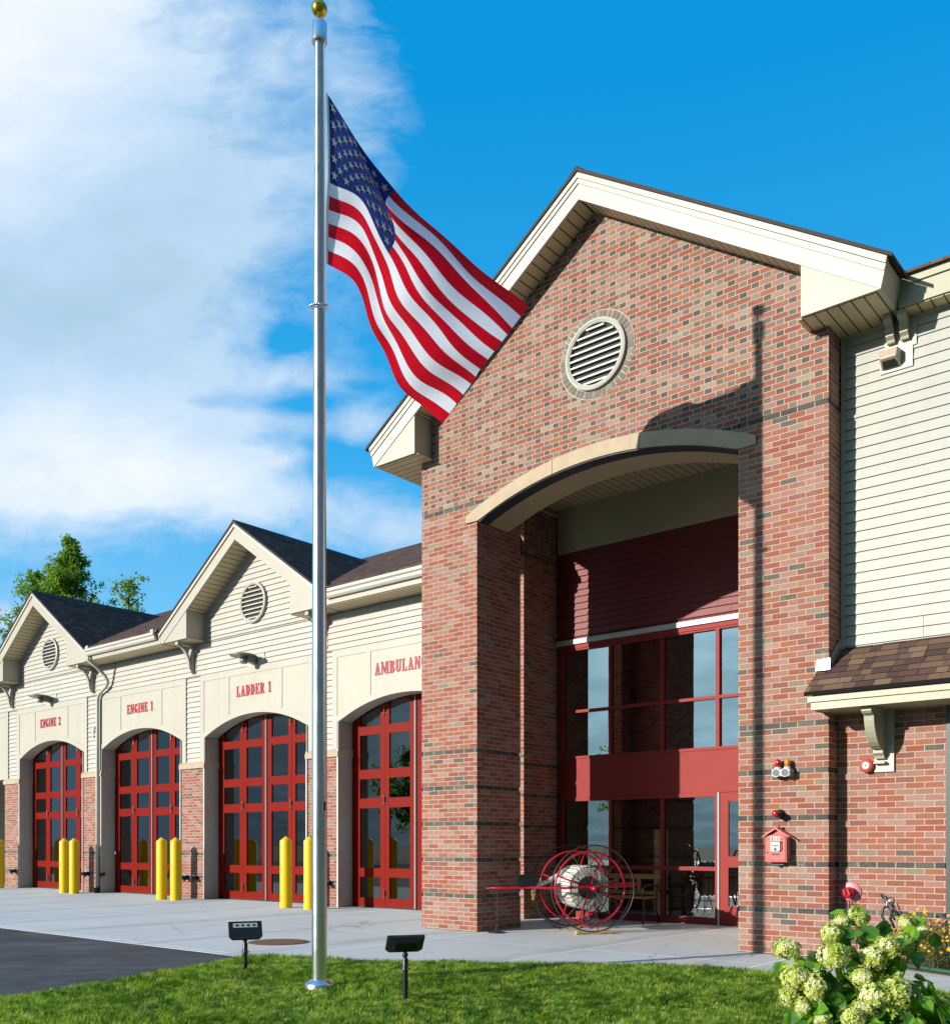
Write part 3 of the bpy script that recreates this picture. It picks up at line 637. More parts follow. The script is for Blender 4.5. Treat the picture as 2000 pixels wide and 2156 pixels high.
for c in BX[1:]: bay_door(c)
# ---------------- bay roofs, eaves, gutters
def main_z(y): return 6.40 + .484 * (y - 13.05)
m = MB(); segs = [(-34, -30.0, 13.0), (-30.0, -24.16, 13.8), (-24.16, -20.71, 13.0), (-20.71, -14.87, 13.8), (-14.87, -10.215, 13.0)]
for x0, x1, ys in segs: m.prism([(ys, main_z(ys)), (18.5, main_z(18.5)), (18.5, main_z(18.5) + .05), (ys, main_z(ys) + .045)], 'x', x0, x1)
m.prism([(18.5, main_z(18.5) + .02), (26, main_z(18.5) - 3.4), (26, main_z(18.5) - 3.45), (18.5, main_z(18.5) - .05)], 'x', -34, -10.215)
mr = m.build('main_roof', M['shingle'], FS, uv=lambda w, n: (w.x, w.y * 1.111))
k = MB(); k.prism([(18.38, main_z(18.38) + .05), (18.5, main_z(18.5) + .075), (18.62, main_z(18.38) + .03), (18.5, main_z(18.5) + .03)], 'x', -34, -10.215); k.build('ridge_cap', M['edge'], mr)
for c in GB: gable(c, 8.365, .687, 2.885, 6.09, 1.862, 13.10, YS - .012, 18.2, .355, False, M['shingle'], .25)
for x0, x1, ea in ((-34, -29.99, 0), (-24.17, -20.70, 1), (-14.88, -10.31, 1)):
    e = MB(); e.box(x0, x1, 13.10, 13.125, 6.095, 6.39); e.box(x0, x1, 13.127, YS - .016, 6.094, 6.104); e.build('eave_fascia', M['trim'], FS)
    e = MB(); e.box(x0 + .001, x1 - .001, 13.128, YS - .017, 6.082, 6.093); e.build('eave_soffit', M['soffit'], FS)
    g = MB(); gx0 = x0 + (.16 if ea else 0); gx1 = x1 - (.12 if x1 < -11 else .0)
    gp = [(13.097, 6.37), (13.097, 6.20), (13.035, 6.20), (13.005, 6.235), (13.0, 6.29), (12.965, 6.315), (12.965, 6.37), (12.975, 6.37), (12.975, 6.325), (13.012, 6.30), (13.017, 6.24), (13.04, 6.21), (13.087, 6.21), (13.087, 6.37)]
    g.prism(gp, 'x', gx0, gx1); g.prism(gp[:7], 'x', gx0 - .006, gx0 - .001); g.prism(gp[:7], 'x', gx1 + .001, gx1 + .006)
    if x0 == -24.17:
        for xx in (gx0 + .02, gx1 - .14): g.box(xx, xx + .12, 12.985, 13.09, 6.372, 6.45)
    gt = g.build('gutter', M['trimw'], FS)
    if x0 == -24.17:
        d = MB(); P = [(-23.93, 13.03, 6.2), (-23.93, 13.03, 6.08), (-23.87, 13.22, 5.93), (-23.82, 13.44, 5.72), (-23.82, 13.52, 5.58), (-23.9, 13.53, 5.47), (-24.26, 13.53, 5.30), (-24.36, 13.53, 5.18), (-24.37, 13.53, 3.4), (-24.37, 13.53, .12)]
        d.tube(P, .044, 10); d.build('downspout', M['trimw'], gt, smooth=True)
        d = MB(); d.box(-24.43, -24.31, 13.47, 13.59, -.02, .14); d.build('downspout_boot', M['rubber'], gt)
def corbel(mb, x, w, yw, proj, ztop, h):
    """curved timber bracket: wall leg, arm and brace"""
    p = [(yw, ztop), (yw - proj, ztop), (yw - proj, ztop - .05), (yw - proj + .03, ztop - .075), (yw - proj + .07, ztop - .08)]
    n = 8
    for i in range(n + 1):
        a = PI / 2 * i / n; p.append((yw - .10 - (proj - .19) * math.cos(a) * 1. + .0, ztop - .10 - (h - .20) * math.sin(a) ** 1.2 * 1.0))
    p += [(yw - .10, ztop - h + .06), (yw - .06, ztop - h + .03), (yw - .05, ztop - h), (yw, ztop - h)]
    mb.prism(p, 'x', x - w / 2, x + w / 2)
def open_bracket(x):
    b = MB(); yw = YS - .03; zt = 6.08
    b.box(x - .05, x + .05, yw - .08, yw, 5.45, zt - .071); b.box(x - .05, x + .05, yw - .46, yw, zt - .07, zt)
    n = 8; o = []; q = []
    for i in range(n + 1):
        a = PI / 2 * i / n; o.append((yw - .08 - .31 * (1 - math.sin(a)), zt - .07 - .50 * (1 - math.cos(a)))); q.append((yw - .08 - .25 * (1 - math.sin(a)) + .0, zt - .13 - .50 * (1 - math.cos(a)) * .86))
    for i in range(n): b.prism([o[i], o[i + 1], (o[i + 1][0] - .045, o[i + 1][1] - .035), (o[i][0] - .055, o[i][1] - .01)], 'x', x - .038, x + .038)
    b.box(x - .06, x + .06, yw - .11, yw, 5.40, 5.449)
    br = b.build('eave_bracket', M['trim'], FS)
    p = MB(); p.box(x - .12, x + .12, YS - .028, YS - .015, 5.35, 6.08); p.build('bracket_plate', M['trimw'], br)
for c in GB:
    for sg in (-1, 1): open_bracket(c + sg * 2.33)
for c in GB: louver((c, 6.72), YS - .029, .455, 8, None)
# sensor box on the pier face
# ---------------- bay interior
b = MB(); b.box(-34, -10.95, 17.6, 17.7, -.05, 5.2); b.box(-34.1, -34, 14.02, 17.6, -.05, 5.2); b.box(-10.95, -10.9, 14.02, 17.6, -.05, 5.2); b.build('bay_back_wall', M['inwall'], FS)
b = MB(); b.box(-34, -10.95, 14.02, 17.6, 4.95, 5.05); b.build('bay_ceiling', M['inwall'], FS)
b = MB(); b.box(-34, -10.95, 14.0, 17.7, -.12, .004); b.box(-10.25, -4.2, 14.46, 18.2, -.12, .006); b.build('interior_floor', M['infloor'], FS)
b = MB()
for i in range(1, 4): b.box(BX[i] + 2.2, BX[i] + 2.44, 15.6, 15.84, 0, 4.95)
b.build('bay_column', M['inwall2'], FS)

# ---------------- porch back wall: storefront, panel, siding
YW = 14.45
xm = [(-10.071, -9.982), (-9.02, -8.976), (-8.024, -7.965), (-7.028, -6.964), (-6.017, -5.958), (-5.15, -5.09)]
f = MB()
for x0, x1 in xm: f.box(x0, x1, YW, YW + .11, 2.815, 4.772)
for i in range(5):
    x0, x1 = xm[i][1], xm[i + 1][0]
    for z0, z1 in ((2.815, 2.863), (3.633, 3.682), (4.742, 4.772)): f.box(x0, x1, YW + .002, YW + .108, z0, z1)
sf = f.build('upper_window', M['store_red'], FS)
for i in range(5):
    for z0, z1 in ((2.863, 3.633), (3.682, 4.742)):
        g = MB(); g.box(xm[i][1], xm[i + 1][0], YW + .05, YW + .056, z0, z1); g.build('pane', M['glass_up'], sf)
f = MB(); lm = xm[:3] + [(-7.038, -6.988)]
for x0, x1 in lm: f.box(x0, x1, YW, YW + .11, 0.0, 2.129)
for i in range(3):
    x0, x1 = lm[i][1], lm[i + 1][0]
    for z0, z1 in ((.0, 0.111), (0.871, 0.93), (2.064, 2.129)): f.box(x0, x1, YW + .002, YW + .108, z0, z1)
lf = f.build('lower_window', M['store_red'], FS)
for i in range(3):
    for z0, z1 in ((0.111, 0.871), (0.93, 2.064)):
        g = MB(); g.box(lm[i][1], lm[i + 1][0], YW + .05, YW + .056, z0, z1); g.build('pane', M['glass_sf'], lf)
b = MB(); b.box(-6.987, -6.966, YW - .012, YW + .1, 0, 2.129); b.build('door_post', M['white'], FS)
d = MB(); dx0, dx1 = -6.959, -6.027
d.box(dx0, dx0 + .145, YW + .01, YW + .06, .01, 2.124); d.box(dx1 - .145, dx1, YW + .01, YW + .06, .01, 2.124)
for z0, z1 in ((.01, 0.314), (0.93, 1.103), (1.986, 2.124)): d.box(dx0 + .145, dx1 - .145, YW + .011, YW + .059, z0, z1)
dr = d.build('entrance_door', M['store_red'], FS)
for z0, z1 in ((0.314, 0.93), (1.103, 1.986)):
    g = MB(); g.box(dx0 + .145, dx1 - .145, YW + .03, YW + .036, z0, z1); g.build('pane', M['glass_sf'], dr)
h = MB(); h.tube([(dx1 - .07, YW + .01, .85), (dx1 - .07, YW - .05, .87), (dx1 - .07, YW - .05, 1.15), (dx1 - .07, YW + .01, 1.17)], .012, 8); h.build('door_handle', M['chrome'], dr)
b = MB(); b.box(-6.017, -5.09, YW, YW + .1, 0, 2.129); b.build('side_panel', M['store_red'], FS)
b = MB(); b.box(-10.071, -5.09, YW + .015, YW + .1, 2.131, 2.813); b.build('spandrel_panel', M['store_red'], FS)
b = MB(); b.box(-10.11, -5.09, YW - .045, YW + .1, 4.851, 4.935); b.build('window_head_trim', M['white'], FS)
b = MB(); b.box(-10.071, -5.09, YW - .012, YW + .1, 4.774, 4.849); b.build('window_head', M['store_red'], FS)
b = MB(); siding(b, -10.071, -5.09, 4.935, 6.498, YW, .117); b.box(-10.071, -5.09, YW + .001, YW + .1, 4.937, 6.498); b.build('red_clapboard', M['red_siding'], FS)
b = MB(); b.box(-10.071, -5.09, YW - .035, YW + .1, 6.5, 7.3); b.build('porch_header', M['cream_in'], FS)
# lobby behind the glass
b = MB(); b.box(-10.11, -4.2, 18.0, 18.1, 0, 5.5); b.box(-10.11, -10.076, 14.56, 18, 0, 5.5); b.box(-9.2, -7.4, 16.7, 16.8, 0, 2.25); b.box(-6.9, -5.3, 16.3, 16.4, 0, 2.25); b.build('lobby_wall', M['inwall2'], FS)
b = MB(); b.box(-10.11, -4.2, 14.58, 18, 5.4, 5.5); b.box(-10.11, -4.2, 15.6, 18, 2.6, 2.75); b.build('lobby_ceiling', M['inwall'], FS)

# ---------------- right wing
YR, YL = 11.48, 11.34
w = MB(); siding(w, -3.955, 4, 3.42, 7.18, YR, .1195, lip=.022, gap=.007); w.box(-4.0, 4, YR + .001, YR + .2, 3.3, 7.5); w.build('clapboard_wall', M['siding2'], FS)
w = MB(); w.box(-3.995, -3.955, YR - .024, YR, 3.42, 7.2); w.box(-3.955, 4, YR - .024, YR - .001, 7.165, 7.2); w.build('corner_trim', M['trimw'], FS)
w = MB(); banded_box(w, -4.0, -2.83, YL, YL + .3, -.15, 2.86, .011, BANDS[:2]); w.build('lower_brick_wall', M['brick_plain'], FS)
w = MB(); w.box(-2.825, -2.76, YL - .02, YL + .2, -.1, 2.80); w.box(-2.76, 4, YL - .02, YL + .2, -.1, .1); w.box(-.9, -.84, YL - .02, YL + .2, .1, 2.80)
fx = w.build('side_window', M['teal'], FS); g = MB(); g.box(-2.76, -.9, YL + .05, YL + .06, .1, 2.8); g.box(-.84, 4, YL + .05, YL + .06, .1, 2.8); g.build('pane', M['glass_sf'], fx)
b = MB(); b.box(-3.29, 4, 11.225, 11.25, 7.205, 7.425); b.box(-3.29, 4, 11.20, 11.225, 7.43, 7.545); b.box(-3.29, 4, 11.2255, 11.249, 7.4255, 7.55); b.build('wing_fascia', M['sage'], FS)
b = MB(); b.box(-3.29, 4, 11.251, YR - .001, 7.19, 7.203); b.build('wing_soffit', M['soffit'], FS)
r = MB(); r.prism([(11.15, 7.515), (16, 10.17), (16, 10.20), (11.15, 7.548)], 'x', -3.32, 4); r.build('wing_roof', M['shingle'], FS, uv=lambda w, n: (w.x, w.y * 1.2))
# brackets over the wing lamp
b = MB(); b.prism([(-3.55, 6.63), (-3.20, 6.63), (-3.20, 6.86), (-3.16, 6.86), (-3.16, 7.165), (-3.50, 7.165), (-3.50, 6.90), (-3.55, 6.90)], 'y', YR - .034, YR - .012); b.build('lamp_plate', M['trimw'], FS)
b = MB()
for x in (-3.42, -3.27): corbel(b, x, .085, YR - .036, .20, 7.188, .26)
b.build('wing_bracket', M['sage'], FS)
# awning roof
YA = 10.72
a = MB(); a.prism([(YA - .05, 2.945), (YR - .004, 3.535), (YR - .004, 3.585), (YA - .05, 2.985)], 'x', -3.998, 4); a.prism([(YA - .05, 2.945), (11.075, 3.239), (11.075, 3.287), (YA - .05, 2.985)], 'x', -4.13, -3.999)
aw = a.build('awning_roof', M['shingle_lt'], FS, uv=lambda w, n: (w.x, w.y * 1.24))
b = MB(); b.box(-4.07, 4, YA, YA + .025, 2.79, 2.872); b.box(-4.10, 4, YA - .022, YA + .02, 2.876, 2.938); b.prism([(YA + .026, 2.79), (11.076, 2.79), (11.076, 3.235), (YA + .026, 2.94)], 'x', -4.07, -4.045); b.build('awning_fascia', M['sage'], aw)
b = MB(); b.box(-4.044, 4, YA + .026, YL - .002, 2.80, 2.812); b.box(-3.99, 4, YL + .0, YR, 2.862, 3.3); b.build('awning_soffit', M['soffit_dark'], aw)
b = MB(); b.box(-3.57, -3.36, YL - .03, YL - .001, 2.11, 2.797); bp = b.build('bracket_plate', M['trimw'], aw)
b = MB(); corbel(b, -3.50, .105, YL - .031, .50, 2.796, .54); b.box(-3.56, -3.44, YL - .10, YL - .032, 2.20, 2.225); b.build('awning_bracket', M['sage'], aw)
b = MB(); b.mesh([(-4.15, 11.07, 3.285), (-3.985, 11.07, 3.285), (-3.985, 11.07, 3.415), (-4.13, 11.07, 3.405), (-4.15, 11.0, 3.27), (-3.96, 11.0, 3.27)], [(0, 1, 2, 3), (0, 4, 5, 1)]); b.mesh([(-3.985, 11.07, 3.285), (-3.985, 11.45, 3.55), (-3.985, 11.45, 3.72), (-3.985, 11.07, 3.415)], [(0, 1, 2, 3)]); b.build('roof_flashing', M['galv'], aw, recalc=False)

# ================================================================== THE GROUND
def sheet(name, mat, poly, z, depth=.0):
    b = MB()
    if depth: b.prism(poly, 'z', z - depth, z)
    else: b.face([(x, y, z) for x, y in poly])
    return tag(b.build(name, mat), kind='structure')
b = MB(); b.face([(-900, -700, -.62), (900, -700, -.62), (900, 1100, -.62), (-900, 1100, -.62)]); tag(b.build('ground', M['ground']), kind='structure')
# lawn edge: asphalt side, then along the concrete walk
EDGE = [(-7.9, -3.0), (-8.0, 1.0), (-8.15, 3.0), (-8.32, 4.3), (-8.55, 5.2), (-8.82, 6.0), (-9.15, 6.85), (-9.0, 7.13), (-8.55, 7.3), (-7.85, 7.45), (-7.35, 7.75), (-6.78, 8.15), (-6.08, 8.66), (-5.4, 9.15), (-4.8, 9.38), (-4.1, 9.40), (-3.3, 9.33), (-2.5, 9.17), (-1.5, 9.0), (3, 8.6), (9, 8.4)]
sheet('concrete_apron', M['concrete'], [(-60, 7.0), (-9.3, 6.93), (-9.02, 7.0), (-8.55, 7.1), (-7.85, 7.25), (-7.3, 7.55), (-6.7, 7.98), (-6.0, 8.5), (-5.3, 9.0), (-4.7, 9.25), (-4.0, 9.27), (-3.3, 9.2), (-2.4, 9.05), (-1.5, 8.9), (9, 8.2), (9, 10.0), (-2.0, 10.16), (-2.55, 10.36), (-2.95, 10.58), (-3.5, 10.85), (-4.0, 11.05), (-4.0, 14.75), (-60, 14.75)], 0, .12)
sheet('asphalt_drive', M['asphalt'], [(-60, -40), (-6.5, -40), (-7.5, -3), (-7.75, 1), (-7.9, 3), (-8.1, 4.3), (-8.3, 5.2), (-8.6, 6.0), (-8.95, 6.85), (-9.05, 7.1), (-60, 7.1)], -.005, .05)
sheet('street', M['asphalt'], [(-60, -60), (60, -60), (60, -40), (-60, -40)], -.5, .05)
# planting bed by the wall
b = MB(); bed = [(-4.0, 11.08), (-3.5, 10.87), (-2.95, 10.60), (-2.55, 10.38), (-2.0, 10.18), (4, 10.03), (4, 11.35), (-4.0, 11.35)]
b.prism(bed, 'z', -.1, .035); tag(b.build('planting_bed', M['mulch']), kind='structure')
b = MB(); b.tube([(-4.0, 11.04, .03), (-3.5, 10.83, .04), (-2.95, 10.56, .045), (-2.55, 10.34, .045), (-2.0, 10.14, .045), (0, 10.06, .045), (4, 9.98, .045)], .022, 8)
tag(b.build('bed_edging', M['green_edge'], smooth=True), 'thin green plastic edging strip along the mulched flower bed', 'edging')

EX = np.array(EDGE)
def edge_dist(px, py):
    d = np.full(px.shape, 1e9)
    for (x0, y0), (x1, y1) in zip(EDGE[:-1], EDGE[1:]):
        vx, vy = x1 - x0, y1 - y0; t = np.clip(((px - x0) * vx + (py - y0) * vy) / (vx * vx + vy * vy), 0, 1)
        d = np.minimum(d, np.hypot(px - x0 - t * vx, py - y0 - t * vy))
    return d
def inside(px, py):
    poly = EDGE + [(9, -8), (-7.7, -8)]; r = np.zeros(px.shape, bool); j = len(poly) - 1
    for i in range(len(poly)):
        xi, yi = poly[i]; xj, yj = poly[j]
        c = ((yi > py) != (yj > py)) & (px < (xj - xi) * (py - yi) / (yj - yi + 1e-12) + xi); r ^= c; j = i
    return r
def lawn_z(px, py):
    d = edge_dist(px, py)
    return np.maximum(.006 - .056 * d, -.34) + .012 * np.sin(px * 2.1 + py * 1.3) * np.minimum(1, d) + .008 * np.sin(px * 4.3 - py * 3.1) * np.minimum(1, d)
# lawn surface
gx = np.arange(-9.4, 9.01, .2); gy = np.arange(-8, 9.61, .2); GX, GY = np.meshgrid(gx, gy)
IN = inside(GX, GY); Z = lawn_z(GX, GY); Z = np.where(IN, Z, -.10)
nxg, nyg = len(gx), len(gy); vs = np.stack([GX.ravel(), GY.ravel(), Z.ravel()], 1)
fs = [(r * nxg + c, r * nxg + c + 1, (r + 1) * nxg + c + 1, (r + 1) * nxg + c) for r in range(nyg - 1) for c in range(nxg - 1) if IN[r:r + 2, c:c + 2].any()]
b = MB(); b.mesh(vs.tolist(), fs); lawn = tag(b.build('lawn', M['soil'], recalc=False, smooth=True), kind='structure')
# grass blades
def blades(name, n, region, hmin, hmax, wid, mat, seed, dens=None):
    g = np.random.default_rng(seed); x0, x1, y0, y1 = region
    px = g.uniform(x0, x1, n); py = g.uniform(y0, y1, n); k = inside(px, py)
    # only the wedge of lawn near the photo's point of view
    px, py = px[k], py[k]
    clump = .5 + .5 * np.sin(px * 1.7 + np.sin(py * 2.3) * 1.5) * np.sin(py * 2.1 + np.sin(px * 1.9) * 1.3)
    fine = .5 + .5 * np.sin(px * 7.1 + 3 * np.sin(py * 3.7)) * np.sin(py * 6.3 + 2 * np.sin(px * 4.9))
    h = g.uniform(hmin, hmax, len(px)) * (.75 + .45 * clump + .25 * fine); az = g.uniform(0, 2 * PI, len(px)); bend = g.uniform(.25, 1.1, len(px)) * (1.25 - .5 * clump)
    mat_ = (np.sin(px * 3.3 + 2.2 * np.sin(py * 1.7 + 1)) * np.sin(py * 4.9 + 1.6 * np.sin(px * 2.6)) > .55); bend = np.where(mat_, bend * 1.9, bend); h = np.where(mat_, h * 1.15, h); az = np.where(mat_, .4 + g.normal(0, .35, len(px)), az)
    pz = lawn_z(px, py); w = wid * g.uniform(.7, 1.3, len(px))
    wa = az + PI / 2 + g.normal(0, .4, len(px))
    dx, dy = np.cos(az), np.sin(az); wx, wy = np.cos(wa) * w / 2, np.sin(wa) * w / 2
    def lv(t, ww):
        off = bend * h * t * t * .8; zz = pz + h * (t - .25 * bend * t * t); cx, cy = px + dx * off, py + dy * off
        return np.stack([cx - wx * ww, cy - wy * ww, zz], 1), np.stack([cx + wx * ww, cy + wy * ww, zz], 1)
    a0, a1 = lv(0, 1.); b0, b1 = lv(.55, .85); c0, _ = lv(1., 0.)
    m = len(px); V = np.stack([a0, a1, b0, b1, c0], 1).reshape(-1, 3)
    base = np.arange(m)[:, None] * 5
    me = bpy.data.meshes.new(name); me.vertices.add(m * 5); me.vertices.foreach_set('co', V.ravel())
    loops = np.concatenate([base + np.array([[0, 1, 3, 2]]), base + np.array([[2, 3, 4]])], 1).ravel()
    me.loops.add(m * 7); me.loops.foreach_set('vertex_index', loops.astype(np.int32))
    st = (np.arange(m)[:, None] * 7 + np.array([[0, 4]])).ravel(); me.polygons.add(m * 2); me.polygons.foreach_set('loop_start', st.astype(np.int32))
    me.materials.append(mat); me.update(calc_edges=True); me.validate()
    o = bpy.data.objects.new(name, me); COL.objects.link(o)
    return tag(o, 'short mown lawn grass growing in front of the fire station', 'grass', kind='stuff')
blades('grass', 380000, (-9.4, -1.2, 2.6, 9.6), .03, .066, .0062, M['grass'], 3)
blades('grass', 40000, (-1.2, 6.5, 5.0, 9.6), .035, .075, .009, M['grass'], 4)

# ================================================================== FLAGPOLE AND FLAG
PX, PY, PZ = -7.05, 6.16, -.06
fp = thing('flagpole', 'tall tapered aluminium flagpole with gold ball top standing in the lawn', 'flagpole', (PX, PY, PZ))
b = MB(); n = 12; b.tube([(PX, PY, PZ + i * (8.93 - PZ) / n) for i in range(n + 1)], [.0715 - .0275 * max(0, (i / n - .3) / .7) for i in range(n + 1)], 32); b.build('pole', M['polemetal'], fp, smooth=True, auto=40)
b = MB(); b.lathe([(.074, .082), (.082, .078), (.118, .056), (.135, .040), (.138, .03), (.138, -.05)], (PX, PY, PZ), n=36); b.build('base_flange', M['polemetal'], fp, smooth=True, auto=50)
b = MB(); b.lathe([(.044, 0), (.073, 0), (.073, .02), (.070, .035), (.070, .178), (.062, .19), (.012, .195)], (PX, PY, 8.905), n=32); b.build('truck', M['polemetal'], fp, smooth=True, auto=40)
b = MB(); b.tube([(PX, PY, 9.08), (PX, PY, 9.17)], .009, 10); b.sphere((PX, PY, 9.228), .075, n=28); b.build('ball', M['gold'], fp, smooth=True)
b = MB(); cz = 6.40; dv = Vector((.64, -.768, 0))
b.ring((PX, PY, cz), Vector((0, 0, 1)) + dv * .25, .088, .006, 32, 6)
for i in range(11):
    a = R(-50 - 70 + i * 13 + 50); p = Vector((PX, PY, cz)) + Vector((math.cos(a - .9), math.sin(a - .9), 0)) * .088; p.z -= dv.dot(p - Vector((PX, PY, cz))) * .25; b.sphere(p, .0135, n=10)
b.build('retainer_ring', M['chrome'], fp, smooth=True)
b = MB(); b.tube([(PX + .052, PY + .012, 8.92), (PX + .06, PY + .015, 7.5), (PX + .068, PY + .018, 6.4)], .0045, 6); b.build('halyard', M['white'], fp)
b = MB(); b.box(PX + .06, PX + .078, PY - .02, PY + .01, 1.62, 1.70); b.build('lock_box', M['dark_metal'], fp)

FG = [[(-7.01, 6.21, 8.45), (-7.01, 6.22, 8.21), (-7.0, 6.22, 7.96), (-7.0, 6.22, 7.6), (-7.01, 6.21, 7.34), (-7.01, 6.21, 7.08), (-7.01, 6.21, 6.82)],
 [(-7.05, 6.69, 8.23), (-7.12, 6.76, 8.15), (-7.13, 6.78, 8.0), (-7.06, 6.73, 7.68), (-7.03, 6.71, 7.41), (-7.08, 6.69, 7.17), (-7.15, 6.67, 6.92)],
 [(-7.03, 7.14, 8.0), (-7.24, 7.24, 8.01), (-7.23, 7.38, 7.78), (-7.22, 7.26, 7.48), (-7.21, 7.12, 7.22), (-7.2, 7.08, 6.9), (-7.28, 7.08, 6.66)],
 [(-6.94, 7.69, 7.84), (-7.13, 7.83, 7.8), (-7.3, 7.9, 7.63), (-7.41, 7.81, 7.34), (-7.44, 7.62, 7.07), (-7.39, 7.51, 6.73), (-7.41, 7.47, 6.45)],
 [(-6.86, 8.33, 7.66), (-7.08, 8.45, 7.6), (-7.27, 8.49, 7.41), (-7.47, 8.41, 7.17), (-7.54, 8.25, 6.92), (-7.52, 8.09, 6.55), (-7.54, 7.95, 6.28)],
 [(-6.71, 9.02, 7.5), (-7.04, 9.15, 7.42), (-7.21, 9.17, 7.32), (-7.44, 9.03, 7.0), (-7.51, 8.92, 6.79), (-7.57, 8.75, 6.53), (-7.62, 8.59, 6.28)]]
FV = [0, 2 / 13, 4 / 13, 7 / 13, 9 / 13, 11 / 13, 1.]
def cr(P, t, T):
    """non-uniform Catmull-Rom through points P at parameters T"""
    i = max(0, min(len(T) - 2, next((k for k in range(len(T) - 1) if t <= T[k + 1]), len(T) - 2)))
    h = T[i + 1] - T[i]; s = (t - T[i]) / h
    def tg(k):
        if k == 0: return (P[1] - P[0]) / (T[1] - T[0])
        if k == len(T) - 1: return (P[-1] - P[-2]) / (T[-1] - T[-2])
        return (P[k + 1] - P[k - 1]) / (T[k + 1] - T[k - 1])
    m0, m1 = tg(i) * h, tg(i + 1) * h
    return P[i] * (2 * s ** 3 - 3 * s ** 2 + 1) + m0 * (s ** 3 - 2 * s ** 2 + s) + P[i + 1] * (-2 * s ** 3 + 3 * s ** 2) + m1 * (s ** 3 - s ** 2)
FGV = [[Vector(p) for p in row] for row in FG]; FU = [0, .2, .4, .6, .8, 1.]
def cloth(u, v):
    p = cr([cr(row, v, FV) for row in FGV], u, FU)
    rip = .018 * math.sin(u * 21 + v * 9) * min(1, u * 3) * (.4 + v) + .010 * math.sin(v * 31 - u * 13) * min(1, u * 3)
    return p + Vector((rip, -.3 * rip, .2 * rip))
fl = thing('flag', 'large red white and blue striped flag with white stars blowing from the flagpole', 'flag', (PX + .07, PY + .03, 7.6))
NU, NV = 90, 65; b = MB(); vv = [cloth(i / NU, j / NV) for i in range(NU + 1) for j in range(NV + 1)]
b.mesh(vv, [(i * (NV + 1) + j, (i + 1) * (NV + 1) + j, (i + 1) * (NV + 1) + j + 1, i * (NV + 1) + j + 1) for i in range(NU) for j in range(NV)])
o = b.build('cloth', M['flag'], fl, smooth=True, recalc=False)
uvl = o.data.uv_layers[0].data
for lp in o.data.loops: k = lp.vertex_index; uvl[lp.index].uv = ((k // (NV + 1)) / NU, (k % (NV + 1)) / NV)
b = MB()
for r in range(9):
    for c in range(6 if r % 2 == 0 else 5):
        su = (.4 / 12) * (1 + 2 * c + (r % 2)); sv = (7 / 13 / 10) * (r + 1)
        for side in (-1, 1):
            pts = []
            for k in range(10):
                a = PI / 2 + k * PI / 5; rr = (.0205 if k % 2 == 0 else .0082)
                u, v = su + rr * math.cos(a) * .98, sv - rr * math.sin(a) * 1.75
                p = cloth(u, v); du = cloth(u + .004, v) - cloth(u - .004, v); dv2 = cloth(u, v + .004) - cloth(u, v - .004); nn = du.cross(dv2).normalized()
                pts.append(p + nn * .009 * side)
            cn = sum(pts, Vector()) / 10
            b.mesh([cn] + pts, [(0, k + 1, (k + 1) % 10 + 1) for k in range(10)])
b.build('star_field', M['star'], fl, recalc=False)

# ================================================================== THINGS ON THE LAWN AND THE APRON
def spotlight(loc, face, label):
    """stake light: post, knuckle, tilted lamp head with a row of LEDs"""
    x, y, z = loc; t = thing('spotlight', label, 'spotlight', loc, 'black stake spotlights aimed at the flag')
    b = MB(); b.lathe([(.022, -.12), (.024, .0), (.024, .20), (.030, .205), (.030, .225), (.026, .23), (.026, .30), (.018, .32)], loc, n=18); b.build('stake', M['black'], t, smooth=True, auto=40)
    b = MB(); b.tube([(x, y, z + .30), (x, y, z + .36)], .016, 10); b.box(x - .055, x + .055, y - .007, y + .007, z + .215, z + .23); b.sphere((x, y, z + .345), .026, n=12); b.build('knuckle', M['black'], t, smooth=True, auto=40)
    f = Vector(face).normalized(); s = Vector((0, 0, 1)).cross(f).normalized(); u = f.cross(s); c = Vector((x, y, z + .435)) + f * .01
    b = MB(); W, Hh, D = .170, .105, .045
    q = [c + s * i * W + u * j * Hh + f * D * .5 for i, j in ((-1, -.7), (-.8, -1), (.8, -1), (1, -.7), (1, .9), (-1, .9))]; q2 = [c + (p - c - f * D * .5) * .55 - f * D for p in q]; q1 = [p - f * D * .6 for p in q]
    b.mesh(q + q1 + q2, [(0, 1, 2, 3, 4, 5), (17, 16, 15, 14, 13, 12)] + [(i, i + 6, (i + 1) % 6 + 6, (i + 1) % 6) for i in range(6)] + [(i + 6, i + 12, (i + 1) % 6 + 12, (i + 1) % 6 + 6) for i in range(6)])
    h = b.build('lamp_head', M['black'], t, bevel=.006)
    b = MB(); b.obox(c + u * Hh * .45 + f * (D * .5 + .002), s * W * .72, u * Hh * .22, f * .002, 0)
    for i in range(4): b.obox(c + u * Hh * .45 + s * W * (-.5 + i * .333) + f * (D * .5 + .0055), s * .012, u * .010, f * .0015, 1)
    b.build('led_strip', [M['white'], M['black']], h)
spotlight((-8.27, 6.22, -.03), (.80, -.45, .42), 'black stake spotlight showing its white LED strip, in the grass before the manhole cover')
spotlight((-6.03, 6.27, -.03), (-.62, .42, .66), 'black stake spotlight turned away with its plain back showing, standing before the porch')
b = MB(); cx, cy = -10.25, 8.25; b.lathe([(.40, -.02), (.40, .006), (.385, .010), (.375, .006), (.0, .006)][:4], (cx, cy, 0), n=48)
for i in range(-8, 9):
    for j in range(-8, 9):
        if i * i + j * j < 66: b.box(cx + i * .042 - .014, cx + i * .042 + .014, cy + j * .042 - .014, cy + j * .042 + .014, .004, .010 + .0004 * ((i + j) % 3))
b.face([(cx + .37 * math.cos(2 * PI * k / 40), cy + .37 * math.sin(2 * PI * k / 40), .005) for k in range(40)])
